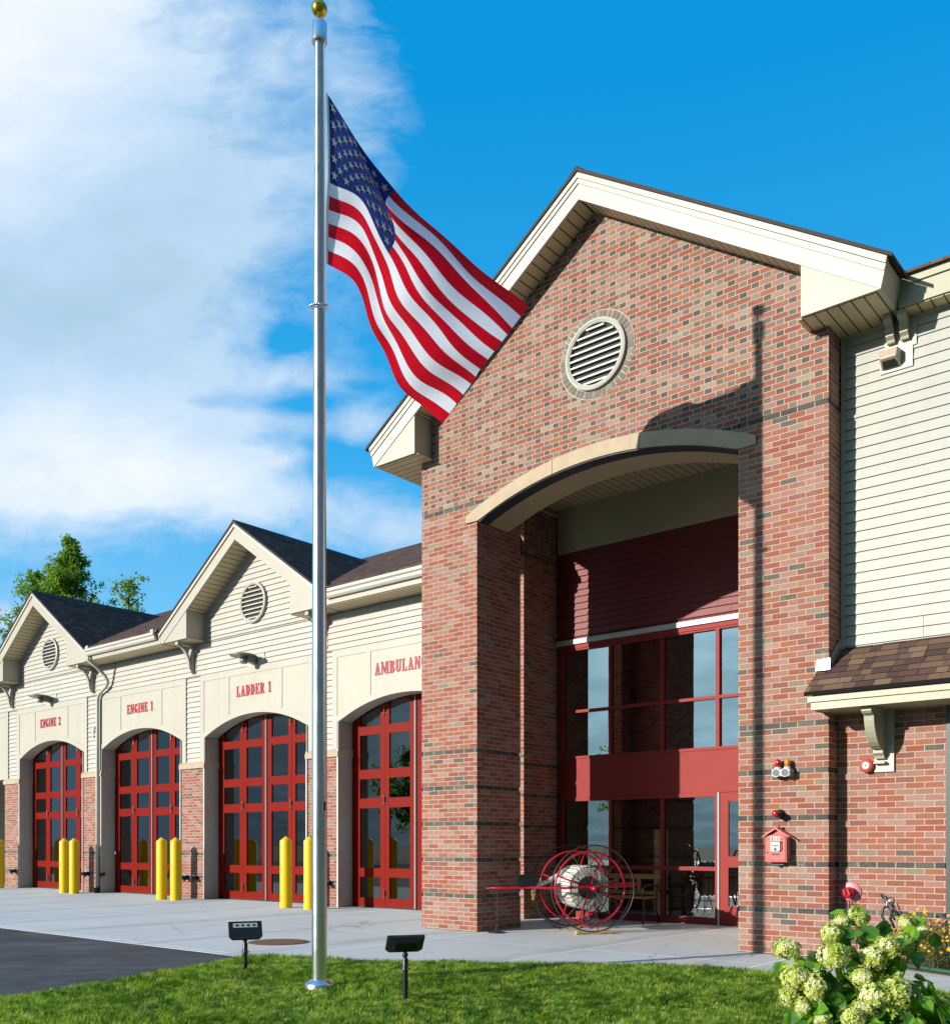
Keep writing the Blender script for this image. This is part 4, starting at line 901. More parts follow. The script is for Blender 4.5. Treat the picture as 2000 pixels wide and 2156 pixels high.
mh = b.build('manhole_cover', M['rust'], loc=(cx, cy, 0)); tag(mh, 'round rusty manhole cover set flush in the concrete apron', 'manhole cover')

def bollard(x, y, label):
    b = MB(); b.lathe([(.124, -.02), (.124, 1.36), (.121, 1.375), (.02, 1.455), (.003, 1.458)], (x, y, 0), n=36)
    o = b.build('bollard', M['yellow'], smooth=True, auto=25, loc=(x, y, 0)); return tag(o, label, 'bollard', 'yellow bollards between the bay doors')
for x, y, l in [(-29.13, 13.1, 'yellow bollard cut by the left edge of the photo beside the far brick pier'),
                (-25.08, 12.98, 'yellow bollard in front of the ENGINE 2 door, the left one of its pair'), (-24.55, 12.98, 'yellow bollard at the right jamb of the ENGINE 2 door, beside the downspout'),
                (-20.36, 12.92, 'yellow bollard before the ENGINE 1 door leaves, left one of its pair'), (-19.78, 12.92, 'yellow bollard overlapping the pier between ENGINE 1 and LADDER 1'),
                (-15.72, 12.84, 'yellow bollard standing before the right leaves of the LADDER 1 door'), (-14.98, 12.84, 'yellow bollard half hidden behind the flagpole')]: bollard(x, y, l)

def wall_lamp(x, label):
    t = thing('wall_lamp', label, 'wall lamp', (x, YS, 5.4), 'dish shaped lamps over the bay doors')
    b = MB(); b.box(x - .30, x + .30, YS - .034, YS - .012, 5.285, 5.55); b.build('back_plate', M['trimw'], t)
    b = MB(); b.box(x - .07, x + .07, YS - .30, YS - .035, 5.34, 5.47); b.lathe([(.07, 0), (.09, .05), (.08, .14)], (x - .05, YS - .32, 5.31), n=20); b.build('lamp_body', M['lampgreen'], t)
    b = MB(); b.lathe([(.30, 0), (.30, .012), (.22, .045), (.08, .065), (.01, .07)], (x - .05, YS - .33, 5.47), n=36); b.build('lamp_shade', M['lampgreen'], t, smooth=True, auto=30)
wall_lamp(-27.05, 'green dish lamp on the clapboards above the ENGINE 2 panel'); wall_lamp(-17.72, 'green dish lamp on the clapboards above the LADDER 1 panel')
def exhaust(x, z, label):
    t = thing('wall_hydrant', label, 'wall valve', (x, 13.6, z), 'black wall valves low on the brick piers')
    b = MB(); b.box(x - .13, x - .03, 13.57, 13.60, z - .06, z + .07); b.build('back_plate', M['galv'], t)
    b = MB(); b.lathe([(.055, 0), (.055, .04), (.04, .05), (.035, .13), (.05, .14), (.05, .17)], (x, 13.598, z), (0, -1, 0), 16); b.box(x - .02, x + .10, 13.50, 13.54, z + .02, z + .05); b.lathe([(.03, 0), (.035, .1)], (x + .02, 13.5, z - .02), (.7, -.5, -.3), 12); b.build('valve_body', M['black'], t, smooth=True, auto=40)
for x, l in [(-29.19, 'black wall valve low on the far left brick pier'), (-24.95, 'black wall valve left of the downspout on its pier'), (-24.14, 'black wall valve right of the downspout on its pier'), (-20.32, 'black wall valve in the bollard shadow, left of its neighbour'), (-19.95, 'black wall valve near the LADDER 1 corner guard, right of its neighbour'), (-15.25, 'black wall valve right of the flagpole near the AMBULANCE door')]: exhaust(x, .5, l)
t = thing('sensor_box', 'small pale blue sensor box on the clapboards beside the downspout', 'sensor', (-24.72, YS, 4.35))
b = MB(); b.box(-24.78, -24.66, YS - .06, YS - .015, 4.32, 4.47); b.build('housing', M['galv'], t); b = MB(); b.tube([(-24.72, YS - .03, 4.32), (-24.72, YS - .03, 4.22)], .014, 8); b.sphere((-24.72, YS - .03, 4.2), .03, n=10); b.build('sensor_eye', M['white'], t)

# ---- fittings on the right brick pillar
Y0 = 11.08
t = thing('beacon_light', 'chrome warning light box with one red and one amber beacon on the brick pillar', 'beacon light', (-4.50, Y0, 2.12))
b = MB(); b.box(-4.625, -4.395, Y0 - .135, Y0 - .001, 2.085, 2.175); bx = b.build('light_box', M['boxgrey'], t, bevel=.012)
b = MB(); b.lathe([(.050, 0), (.050, .002)], (-4.565, Y0 - .137, 2.13), (0, -1, 0), 20, 0); b.lathe([(.042, 0), (.042, .006)], (-4.565, Y0 - .137, 2.13), (0, -1, 0), 20, 1); b.lathe([(.050, 0), (.050, .002)], (-4.458, Y0 - .137, 2.13), (0, -1, 0), 20, 0); b.lathe([(.042, 0), (.042, .006)], (-4.458, Y0 - .137, 2.13), (0, -1, 0), 20, 1); b.build('lamp_face', [M['boxgrey'], M['dark_metal']], bx)
for x, m in ((-4.567, 'redlens'), (-4.455, 'amber')):
    b = MB(); b.lathe([(.040, 0), (.040, .022), (.034, .023)], (x, Y0 - .07, 2.176), n=20); b.build('beacon_base', M['white'], t)
    b = MB(); b.lathe([(.034, 0), (.034, .06), (.028, .08), (.014, .092), (.002, .094)], (x, Y0 - .07, 2.200), n=20); tag(b.build('beacon_lens', M[m], t, smooth=True), 'red beacon lens' if m == 'redlens' else 'amber beacon lens')
t = thing('signal_lamp', 'small black lamp with a red lens above the red alarm box', 'signal lamp', (-4.57, Y0, 1.655))
b = MB(); b.lathe([(.055, 0), (.055, .02), (.035, .035), (.032, .06), (.042, .07), (.048, .15), (.044, .16)], (-4.565, Y0 - .001, 1.655), (0, -1, 0), 20); b.build('lamp_body', M['black'], t, smooth=True, auto=35)
b = MB(); b.lathe([(.042, .158), (.038, .175), (.02, .185), (.002, .188)], (-4.565, Y0, 1.655), (0, -1, 0), 20); b.build('lens', M['redlens'], t, smooth=True)
t = thing('fire_alarm_box', 'red gabled street fire alarm box lettered FIRE on the brick pillar', 'alarm box', (-4.57, Y0, 1.09))
xa, xb, yf = -4.695, -4.435, Y0 - .135; xc = (xa + xb) / 2
b = MB(); arcp = [(xc + .13 * math.cos(R(a)), 1.36 + .055 * math.sin(R(a))) for a in range(0, 181, 15)]
b.prism([(xa, 1.09), (xb, 1.09), (xb, 1.36)] + arcp[1:-1] + [(xa, 1.36)], 'y', yf, Y0 - .001); bx = b.build('box_body', M['alarm_red'], t, bevel=.004)
b = MB()
b.prism([(xa - .03, 1.375), (xc, 1.475), (xb + .03, 1.375), (xb + .03, 1.395), (xc, 1.497), (xa - .03, 1.395)], 'y', yf - .022, Y0 - .001); b.prism([(xa - .005, 1.375), (xc, 1.47), (xb + .005, 1.375)], 'y', yf + .03, Y0 - .002); b.sphere((xc, yf + .06, 1.50), .022, n=12); b.build('box_roof', M['alarm_red'], t)
b = MB(); b.box(xa + .012, xb - .012, yf - .008, yf - .0005, 1.105, 1.355); b.prism([(p[0] * 1. if False else xc + (p[0] - xc) * .9, 1.356 + (p[1] - 1.36) * .9) for p in arcp], 'y', yf - .008, yf - .0005); dd = b.build('box_door', M['alarm_red'], t, bevel=.003)
b = MB(); text(b, 'FIRE', xc - .068, xc + .068, 1.340, 1.396, yf - .009, .003); b.build('front_lettering', M['white'], dd)
b = MB(); b.box(xc - .06, xc + .055, yf - .022, yf - .009, 1.215, 1.325); pl = b.build('pull_plate', M['white'], t, bevel=.004)
b = MB()
for i, (w, z, h) in enumerate(((.09, 1.312, .004), (.085, 1.285, .010), (.06, 1.268, .007))):
    b.box(xc - w / 2, xc + w / 2, yf - .024, yf - .0225, z - h / 2, z + h / 2)
b.lathe([(.018, 0), (.018, .0015)], (xc, yf - .0225, 1.24), (0, -1, 0), 16); b.build('plate_print', M['black'], pl)
b = MB(); b.box(xc - .045, xc + .045, yf - .012, yf - .0085, 1.172, 1.192); b.build('label_strip', M['black'], t)
b = MB(); b.tube([(xc + .065, yf - .03, 1.33), (xc + .068, yf - .03, 1.235), (xc + .05, yf - .03, 1.222)], .006, 8); b.sphere((xc + .066, yf - .028, 1.325), .010, n=10); b.sphere((xa + .03, yf - .014, 1.20), .009, n=8); b.build('pull_lever', M['dark_metal'], t)
b = MB(); b.box(xb + .0005, xb + .003, yf + .012, Y0 - .05, 1.12, 1.345); sp = b.build('side_plate', M['black'], t)
b = MB(); vtext(b, 'FIRE', xb + .0032, .002, (yf + .012 + Y0 - .05) / 2, .062, 1.338, 1.125); b.build('side_lettering', M['galv'], sp)
b = MB(); b.box(xc - .06, xc + .06, Y0 - .06, Y0 - .01, 1.055, 1.09); b.tube([(xc, Y0 - .03, 1.09), (xc, Y0 - .03, 1.03)], .014, 8); b.build('conduit', M['dark_metal'], t)
# ---- fittings on the right wing wall
t = thing('alarm_bell', 'round red alarm bell on the brick wall beside the awning bracket', 'bell', (-3.64, YL, 2.18))
b = MB(); b.lathe([(.05, 0), (.05, .04)], (-3.645, YL - .001, 2.185), (0, -1, 0), 20); b.build('bell_mount', M['dark_metal'], t)
b = MB(); b.lathe([(.078, .035), (.080, .045), (.078, .065), (.066, .085), (.045, .095), (.002, .098)], (-3.645, YL, 2.185), (0, -1, 0), 36); b.build('bell_gong', M['alarm_red'], t, smooth=True)
b = MB(); b.lathe([(.040, .0965), (.040, .0995), (.02, .1025), (.002, .103)], (-3.645, YL, 2.185), (0, -1, 0), 28); b.build('bell_plate', M['white'], t); b = MB(); b.sphere((-3.645, YL - .104, 2.185), .008, n=10); b.build('bell_screw', M['black'], t)
t = thing('fire_department_connection', 'red hose connection cap on a round pink wall plate above the shrub', 'hose connection', (-3.84, YL, .75))
b = MB(); b.lathe([(.118, .001), (.118, .012), (.112, .016), (.045, .02)], (-3.84, YL, .752), (0, -1, 0), 40); M['pinkred'] = paint('faded_red_plate', (.52, .14, .17), .4, .06); b.build('wall_plate', M['pinkred'], t, smooth=True, auto=40)
b = MB(); b.lathe([(.04, .015), (.045, .05), (.062, .06), (.062, .12), (.05, .13), (.045, .135), (.002, .137)], (-3.84, YL, .757), (0, -1, -.1), 24)
for k in range(2): b.obox((-3.84 + (k - .5) * .05, YL - .145, .757), (.008, 0, .004), (0, .012, 0), (-.01, 0, .03))
b.build('cap', M['cart_red'], t, smooth=True, auto=35)
b = MB()
for i, dx in enumerate((-.035, 0.0, .03)): b.tube([(-3.84 + dx, YL - .05, .66), (-3.842 + dx, YL - .055, .60 - .03 * i), (-3.838 + dx, YL - .05, .50 if i == 0 else .58)], .004, 6)
b.build('chain', M['dark_metal'], t)
t = thing('wall_tap', 'chrome wall tap with a dark garden hose hanging into the flower bed', 'tap', (-3.42, YL, .62))
b = MB(); b.lathe([(.035, 0), (.035, .01), (.016, .015), (.016, .08)], (-3.415, YL - .001, .645), (0, -1, 0), 16); b.tube([(-3.415, YL - .06, .65), (-3.415, YL - .10, .64), (-3.415, YL - .11, .60)], .014, 10); b.ring((-3.43, YL - .085, .70), (0, -1, .3), .03, .006, 16, 6); b.build('tap_body', M['chrome'], t, smooth=True, auto=40)
b = MB(); b.tube([(-3.415, YL - .11, .61), (-3.45, YL - .12, .58), (-3.46, YL - .12, .50), (-3.41, YL - .11, .40), (-3.35, YL - .11, .28), (-3.31, YL - .12, .14), (-3.28, YL - .2, .06)], .015, 10); b.tube([(-3.49, YL - .06, .74), (-3.43, YL - .08, .64), (-3.37, YL - .09, .55), (-3.33, YL - .10, .46)], .012, 8); b.tube([(-3.36, YL - .06, .66), (-3.34, YL - .08, .58), (-3.32, YL - .09, .50)], .007, 8); b.build('hose', M['dark_metal'], t, smooth=True)
t = thing('floodlight', 'beige box floodlight on the clapboard wall under the paired brackets', 'floodlight', (-3.45, YR, 6.74))
b = MB(); xl, xr, yb = -3.535, -3.315, YR - .036
b.mesh([(xl, yb, 6.66), (xr, yb, 6.66), (xr, yb, 6.85), (xl, yb, 6.85), (xl + .02, yb - .14, 6.74), (xr - .02, yb - .14, 6.74), (xr - .01, yb - .12, 6.84), (xl + .01, yb - .12, 6.84)], [(3, 2, 1, 0), (4, 5, 6, 7), (0, 1, 5, 4), (1, 2, 6, 5), (2, 3, 7, 6), (3, 0, 4, 7)])
M['bronze'] = paint('weathered_beige_metal', (.46, .36, .27), .4, .08); b.build('housing', M['bronze'], t, bevel=.012); b = MB(); b.mesh([(xl + .03, yb - .02, 6.664), (xr - .03, yb - .02, 6.664), (xr - .04, yb - .11, 6.715), (xl + .04, yb - .11, 6.715)], [(0, 1, 2, 3)]); b.build('lens', M['black'], t)

# ---- hose cart
hc = thing('hose_cart', 'antique red two wheeled hose cart with white canvas hose and thin iron spokes', 'hose cart', (-8.12, 12.24, 0))
ax = Vector((.785, -.62, 0)); fd = Vector((-.62, -.785, 0)); CC = Vector((-8.12, 12.24, .66)); UP = Vector((0, 0, 1))
def spoked(c, rim, rr, hub, ns, sr, name, mr, ms):
    b = MB(); b.ring(c, ax, rim, rr, 64, 8); w = b.build(name, M[mr], hc, smooth=True)
    s = MB()
    for k in range(ns):
        a = 2 * PI * k / ns + .1; d = fd * math.cos(a) + UP * math.sin(a); s.tube([c + d * hub * .6 + ax * (.02 if k % 2 else -.02), c + d * rim], sr, 6)
    s.build('spokes', M[ms], w, smooth=True); return w
for sg in (1, -1):
    c = CC + ax * .54 * sg; w = spoked(c, .625, .0105, .07, 14, .0055, 'wheel', 'iron', 'iron')
    b = MB(); b.lathe([(.03, -.08), (.04, -.06), (.035, 0), (.04, .06), (.03, .08), (.02, .09)], c, ax, 20); b.build('hub', M['cart_red'], w, smooth=True, auto=40)
for sg in (1, -1):
    c = CC + ax * .40 * sg; b = MB(); b.ring(c, ax, .53, .0165, 64, 8); rl = b.build('reel_flange', M['cart_red'], hc, smooth=True)
    s = MB()
    for k in range(4):
        a = PI / 2 * k + .35; d = fd * math.cos(a) + UP * math.sin(a); s.tube([c, c + d * .53], .013, 8)
    s.build('reel_arm', M['cart_red'], rl, smooth=True)
    s = MB()
    for k in range(20):
        a = 2 * PI * k / 20; d = fd * math.cos(a) + UP * math.sin(a); s.tube([c + d * .10, c + d * .34 - ax * .0], .0045, 5)
    s.build('reel_wire', M['iron'], rl)
b = MB()
b.tube([CC - ax * .55, CC + ax * .55], .025, 12); b.build('axle', M['iron'], hc, smooth=True)
b = MB(); prof = [(.12, -.34), (.27, -.33)]
for k in range(7): t0 = -.32 + k * .092; prof += [(.285, t0), (.315, t0 + .02), (.325, t0 + .045), (.315, t0 + .07), (.285, t0 + .09)]
prof += [(.27, .33), (.12, .34)]
b.lathe(prof, CC, ax, 48); hz = b.build('hose_roll', M['hose'], hc, smooth=True, uv=lambda w, n: (math.atan2((w - CC).dot(UP), (w - CC).dot(fd)) * .3, (w - CC).dot(ax)))
b = MB(); b.lathe([(.17, .341), (.17, .35)], CC, ax, 32, 0)
for k in range(5): b.ring(CC + ax * .343, ax, .18 + k * .025, .011, 48, 6, 1)
b.build('hose_coils', [M['iron'], M['hose']], hz)
b = MB(); P = [CC + fd * .15 - ax * .12 + UP * .29, CC + fd * .36 - ax * .10 + UP * .16, CC + fd * .52 - ax * .06 + UP * .08, CC + fd * .66 + UP * .045, CC + fd * .74 - UP * .02, CC + fd * .75 - UP * .09]
b.tube(P, [.035, .034, .033, .032, .032, .033], 12); b.build('hose_end', M['hose'], hc, smooth=True)
b = MB(); b.lathe([(.036, 0), (.04, .03), (.03, .05), (.026, .11)], P[-1] + UP * .01, (0, 0, -1), 16); b.build('hose_nozzle', M['gold'], hc, smooth=True, auto=40)
tip = Vector((-8.98, 11.08, .655)); tail = Vector((-7.66, 13.12, .70))
b = MB()
for sg in (1, -1):
    b.tube([tip, tip - fd * .28 + ax * .02 * sg, CC + fd * .80 + ax * .10 * sg, CC + fd * .50 + ax * .44 * sg - UP * .0, CC + ax * .455 * sg + UP * .02, CC - fd * .62 + ax * .44 * sg + UP * .03, tail], .0185, 10)
b.tube([tip - ax * .10 , tip + ax * .10], .016, 8); b.build('tow_frame', M['cart_red'], hc, smooth=True)
b = MB(); c = CC + fd * .88 + UP * .10; b.obox(c, fd * .14, ax * .12, UP * .075); b.obox(c + UP * .082, fd * .148, ax * .128, UP * .006); b.build('tool_box', M['black'], hc, bevel=.006)
b = MB(); p = tip - fd * .13
for k in range(14): b.ring(p - UP * (.03 + k * .043), ax if k % 2 else fd, .016, .004, 12, 5)
b.lathe([(.13, 0), (.13, .012), (.03, .018)], (p.x, p.y, .002), n=24); b.tube([(p.x, p.y, .0), (p.x, p.y, .09)], .012, 8); b.build('chain_stand', M['iron'], hc)
b = MB()
for sg, a0, a1 in ((1, 2.0, 3.6), (-1, .2, 2.9)): b.ring(CC + ax * .30 * sg, ax, .67 if sg > 0 else .70, .006, 30, 6, 0, a0, a1)
b.tube([CC + fd * .72 - UP * .16, CC + fd * .66 - UP * .36, CC + fd * .42 - UP * .58, CC + fd * .2 - UP * .62], .006, 6); b.tube([CC + fd * .9 - UP * .30, CC + fd * .60 - UP * .45, CC + fd * .3 - UP * .63], .006, 6); b.build('guard_wire', M['iron'], hc)
for sg, l in ((1, 'pine wheel block under the near wheel of the hose cart'), (-1, 'pine wheel block under the far wheel of the hose cart')):
    b = MB(); c = CC + ax * .54 * sg; c.z = 0
    for q in (1, -1): b.mesh([c + fd * q * .05 + ax * -.06, c + fd * q * .26 - ax * .06, c + fd * q * .26 + ax * .06, c + fd * q * .05 + ax * .06, c + fd * q * .20 - ax * .06 + UP * .05, c + fd * q * .20 + ax * .06 + UP * .05, c + fd * q * .26 - ax * .06 + UP * .05, c + fd * q * .26 + ax * .06 + UP * .05], [(0, 1, 2, 3), (0, 3, 5, 4), (4, 5, 7, 6), (1, 6, 7, 2), (0, 4, 6, 1), (3, 2, 7, 5)])
    b.obox(c + UP * .010, fd * .27, ax * .06, UP * .009); tag(b.build('wheel_block', M['pale_wood'], loc=tuple(c)), l, 'wheel block', 'pine blocks under the cart wheels')
# ---- bench
bn = thing('park_bench', 'slatted wooden bench with black iron ends against the porch window', 'bench', (-8.55, 14.080, 0))
x0, x1 = -9.16, -7.94; b = MB()
for k in range(4): b.box(x0, x1, 13.800 + k * .105, 13.890 + k * .105, .415, .44)
b.build('seat', M['wood'], bn, bevel=.006)
b = MB(); b.box(x0, x1, 14.280, 14.305, .72, .80); b.box(x0, x1, 14.255, 14.280, .46, .52); b.box(x0 + .03, x0 + .10, 14.270, 14.295, .52, .72); b.box(x1 - .10, x1 - .03, 14.270, 14.295, .52, .72)
for k in (-.22, .22): b.box((x0 + x1) / 2 + k - .04, (x0 + x1) / 2 + k + .04, 14.270, 14.295, .52, .72)
bb = b.build('backrest', M['wood'], bn, bevel=.006)
b = MB()
for q in range(-3, 4):
    xq = (x0 + x1) / 2 + q * .055; b.tube([(xq - .05, 14.285, .525), (xq + .05, 14.285, .715)], .006, 5); b.tube([(xq + .05, 14.280, .525), (xq - .05, 14.280, .715)], .006, 5)
b.build('back_lattice', M['iron'], bb)
for xx in (x0 + .04, x1 - .04):
    b = MB(); b.tube([(xx, 13.810, 0), (xx, 13.850, .22), (xx, 13.820, .42), (xx, 13.800, .56), (xx, 13.840, .62), (xx, 14.080, .64), (xx, 14.280, .60)], .019, 8); b.tube([(xx, 14.340, 0), (xx, 14.240, .22), (xx, 14.250, .44), (xx, 14.310, .80)], .019, 8); b.tube([(xx, 13.830, .40), (xx, 14.250, .40)], .017, 8)
    b.build('bench_end', M['iron'], bn, smooth=True)

# ---- engines standing in two bays, seen through the door panes
def engine(c, label, dx):
    e = thing('fire_engine', label, 'fire engine', (c, 14.9, 0)); y = 14.9; x0, x1 = c - 1.22 + dx, c + 1.22 + dx
    b = MB(); b.box(x0, x1, y + .02, y + 2.4, .55, 1.45); b.prism([(y + .02, 1.452), (y + .16, 2.75), (y + .3, 2.85), (y + 2.4, 2.85), (y + 2.4, 1.452)], 'x', x0, x1); b.build('body', M['enginered'], e, bevel=.04)
    b = MB(); b.prism([(y + .013, 1.60), (y + .112, 2.56), (y + .122, 2.56), (y + .023, 1.60)], 'x', x0 + .12, c + dx - .03); b.prism([(y + .013, 1.60), (y + .112, 2.56), (y + .122, 2.56), (y + .023, 1.60)], 'x', c + dx + .03, x1 - .12); b.build('windshield', M['glass'], e)
    b = MB(); b.box(x0 - .03, x1 + .03, y - .35, y + .02, .42, .72); b.build('bumper', M['chrome'], e, bevel=.02)
    b = MB(); b.box(c + dx - .5, c + dx + .5, y - .01, y + .02, .78, 1.3); b.build('grille', M['chrome'], e)
    for s in (-1, 1):
        b = MB(); b.lathe([(.11, 0), (.11, .04), (.09, .06)], (c + dx + s * .92, y + .02, .98), (0, -1, 0), 20); b.build('headlight', M['white'], e)
        b = MB(); b.lathe([(.3, -.14), (.5, -.13), (.5, .13), (.3, .14)], (c + dx + s * 1.05, y + 1.1, .5), (1, 0, 0), 28); b.build('wheel', M['rubber'], e)
        b = MB(); b.tube([(c + dx + s * 1.22, y + .2, 2.3), (c + dx + s * 1.5, y + .02, 2.35)], .02, 8); b.box(c + dx + s * 1.5 - .09, c + dx + s * 1.5 + .09, y - .02, y + .05, 1.85, 2.35); b.build('mirror', M['chrome'], e)
    b = MB(); b.box(x0 + .2, x1 - .2, y + .5, y + .75, 2.86, 3.0); b.build('light_bar', M['redlens'], e)
engine(BX[2], 'red fire engine parked behind the ENGINE 1 door panes', .2); engine(BX[3], 'red ladder truck parked behind the LADDER 1 door panes', -.1)

# ================================================================== PLANTS
def leaf(mb, base, d, up, L, W, fold=.25, droop=.25):
    """pointed oval leaf folded along its midrib"""
    d = d.normalized(); s = d.cross(up).normalized(); n = s.cross(d).normalized()
    P = lambda t, w, h: base + d * L * t + s * W * w + n * L * (h + fold * abs(w) * .5 - droop * t * t)
    mb.mesh([P(0, 0, 0), P(.3, .46, 0), P(.68, .40, 0), P(1., 0, 0), P(.68, -.40, 0), P(.3, -.46, 0), P(.5, 0, -.03)], [(0, 1, 6), (1, 2, 6), (2, 3, 6), (3, 4, 6), (4, 5, 6), (5, 0, 6)])
def rvec(rr): return Vector((rr.gauss(0, 1), rr.gauss(0, 1), rr.gauss(0, 1))).normalized()
def flower_head_mesh(mb, c, r, n, rr, elong=1.1):
    ga = PI * (3 - math.sqrt(5))
    for i in range(n):
        z = 1 - 1.75 * (i + .5) / n; q = math.sqrt(max(0, 1 - z * z)); d = Vector((q * math.cos(ga * i), q * math.sin(ga * i), z)); d = (d + rvec(rr) * .16).normalized()
        lump = 1 + .13 * math.sin(3.1 * d.x + 5 * d.y + 9 * r + elong * 40) + .10 * math.sin(6 * d.z + 4 * d.x + elong * 70)
        p = c + Vector((d.x * r, d.y * r, d.z * r * elong)) * rr.uniform(.82, 1.06) * lump; a = d.orthogonal().normalized(); bq = d.cross(a); rot = rr.uniform(0, PI); a, bq = a * math.cos(rot) + bq * math.sin(rot), bq * math.cos(rot) - a * math.sin(rot)
        w = rr.uniform(.010, .0155); h = d * w * .5
        for k in range(4):
            e = (a, bq, -a, -bq)[k]; f = (bq, -a, -bq, a)[k]
            mb.mesh([p, p + (e * .75 + f * .5) * w + h * .6, p + e * w * 1.45 + h, p + (e * .75 - f * .5) * w + h * .6], [(0, 1, 2, 3)])
    mb.lathe([(r * .72 * math.sin(PI * i / 6 + (1e-3 if i in (0, 6) else 0)), -r * .72 * math.cos(PI * i / 6) * elong) for i in range(7)], c, n=12)
HY = Vector((-2.12, 6.62, -.16)); rr = random.Random(11)
hy = thing('hydrangea_bush', 'leafy hydrangea bush with big lime green flower heads in the foreground', 'hydrangea', tuple(HY))
CAMP = Vector((0, 0, 1.3)); rv = Vector((.7686, .6397, 0)); fwv = Vector((-.6397, .7686, 0))
heads = []                                                   # offsets right, away and height from the bush foot, radius
for hx, hyy, hd, hr in [(1655, 2000, -.1, .075), (1770, 1945, .1, .062), (1805, 1935, .12, .062), (1748, 1968, .0, .060), (1752, 2015, -.15, .088), (1868, 1995, -.1, .075), (1835, 2018, -.12, .072), (1900, 1990, .05, .068), (1905, 1945, .2, .050), (1672, 2060, -.2, .080), (1662, 2098, -.22, .060), (1712, 2082, -.25, .070), (1690, 2120, -.28, .055), (1812, 2060, -.2, .062), (1840, 2100, -.3, .080), (1882, 2098, -.28, .095), (1815, 2128, -.32, .062), (1795, 2145, -.35, .065), (1715, 2024, .0, .05), (1826, 1985, .1, .05), (1730, 2148, -.3, .05), (1938, 1965, .15, .045)]:
    dep = 6.45 + hd; heads.append((CAMP + rv * ((hx - 1000) / 2053 * dep) + fwv * dep + Vector((0, 0, (1778 - hyy) / 2053 * dep)), hr))
protos = []
for k in range(4):
    b = MB(); flower_head_mesh(b, Vector((0, 0, 0)), .08, 270, rr, .92 + .16 * k); me = b.build('flower_head', M['floret'], None, recalc=False); protos.append(me.data); bpy.data.objects.remove(me)
st = MB(); fo = MB()
def hleaf(p, a, L, W):
    """leaf hanging outward and down, its face turned out and up"""
    o = Vector((math.cos(a), math.sin(a), 0)); n = (o * rr.uniform(.3, .9) + Vector((0, 0, rr.uniform(.35, .9))) + rvec(rr) * .45).normalized(); d = o * rr.uniform(.2, .8) - Vector((0, 0, rr.uniform(.2, .8))) + rvec(rr) * .4; d = d - n * d.dot(n); leaf(fo, p, d, n, L, W, .22, rr.uniform(.05, .3))
for i, (p, r) in enumerate(heads):
    o = bpy.data.objects.new('flower_head', protos[i % 4]); COL.objects.link(o); o.parent = hy; o.location = p - HY; k = r / .08
    o.scale = (k * rr.uniform(.95, 1.15), k * rr.uniform(.95, 1.15), k * rr.uniform(.9, 1.1)); o.rotation_euler = (rr.uniform(-.5, .5), rr.uniform(-.5, .5), rr.uniform(0, 6.3))
    foot = HY + Vector((rr.uniform(-.12, .12), rr.uniform(-.12, .12), -.02)); mid = foot.lerp(p, .55) + Vector((0, 0, .12)); st.tube([foot, foot.lerp(mid, .5) + Vector((0, 0, .05)), mid, p], [.006, .005, .004, .003], 5)
    for q in range(7):
        t = .30 + .095 * q; bp = (foot.lerp(mid, t / .55) if t < .55 else mid.lerp(p, (t - .55) / .45)); a = q * 2.4 + rr.uniform(0, 1.5); d = Vector((math.cos(a), math.sin(a), rr.uniform(-.1, .45)))
        hleaf(bp, a, rr.uniform(.10, .155), rr.uniform(.085, .12))
for i in range(560):
    a = rr.uniform(0, 6.28); rad = rr.uniform(.12, .60); z = rr.uniform(-.12, .78 - rad * .75); hleaf(HY + Vector((math.cos(a) * rad, math.sin(a) * rad * .9, z)) + rv * .10, a, rr.uniform(.09, .15), rr.uniform(.08, .115))
for p, r in heads:                                           # big leaves round each head, faces turned out of the bush
    for q in range(4):
        a = rr.uniform(0, 6.28)
        if (p - HY).dot(rv) < -.12: a = rr.uniform(-1.9, .9)
        o = (rv * math.cos(a) + Vector((0, 0, 1)) * (math.sin(a) - .35)) * (r + rr.uniform(.02, .07)) - fwv * rr.uniform(-.06, .05); n = (-fwv * rr.uniform(.4, 1.) + Vector((-.3, -.3, rr.uniform(.2, .8))) + rvec(rr) * .35).normalized(); d = o.normalized() + rvec(rr) * .4; d = d - n * d.dot(n)
        leaf(fo, p + o * .6 + fwv * .02, d, n, rr.uniform(.10, .155), rr.uniform(.085, .12), .2, rr.uniform(.05, .25))
for i in range(26):                                          # looser leafy stems on the right side
    p = HY + rv * rr.uniform(.4, .72) + fwv * rr.uniform(-.2, .35) + Vector((0, 0, rr.uniform(-.02, .42))); a = rr.uniform(0, 6.28)
    st.tube([HY + rv * .15, HY.lerp(p, .6) + Vector((0, 0, .04)), p], [.005, .004, .003], 5)
    for q in range(3): hleaf(p - (p - HY) * .12 * q, a + q * 2.2, rr.uniform(.08, .12), rr.uniform(.06, .09))
fo.build('foliage', M['hyleaf'], hy, recalc=False); st.build('stems', M['stem'], hy)
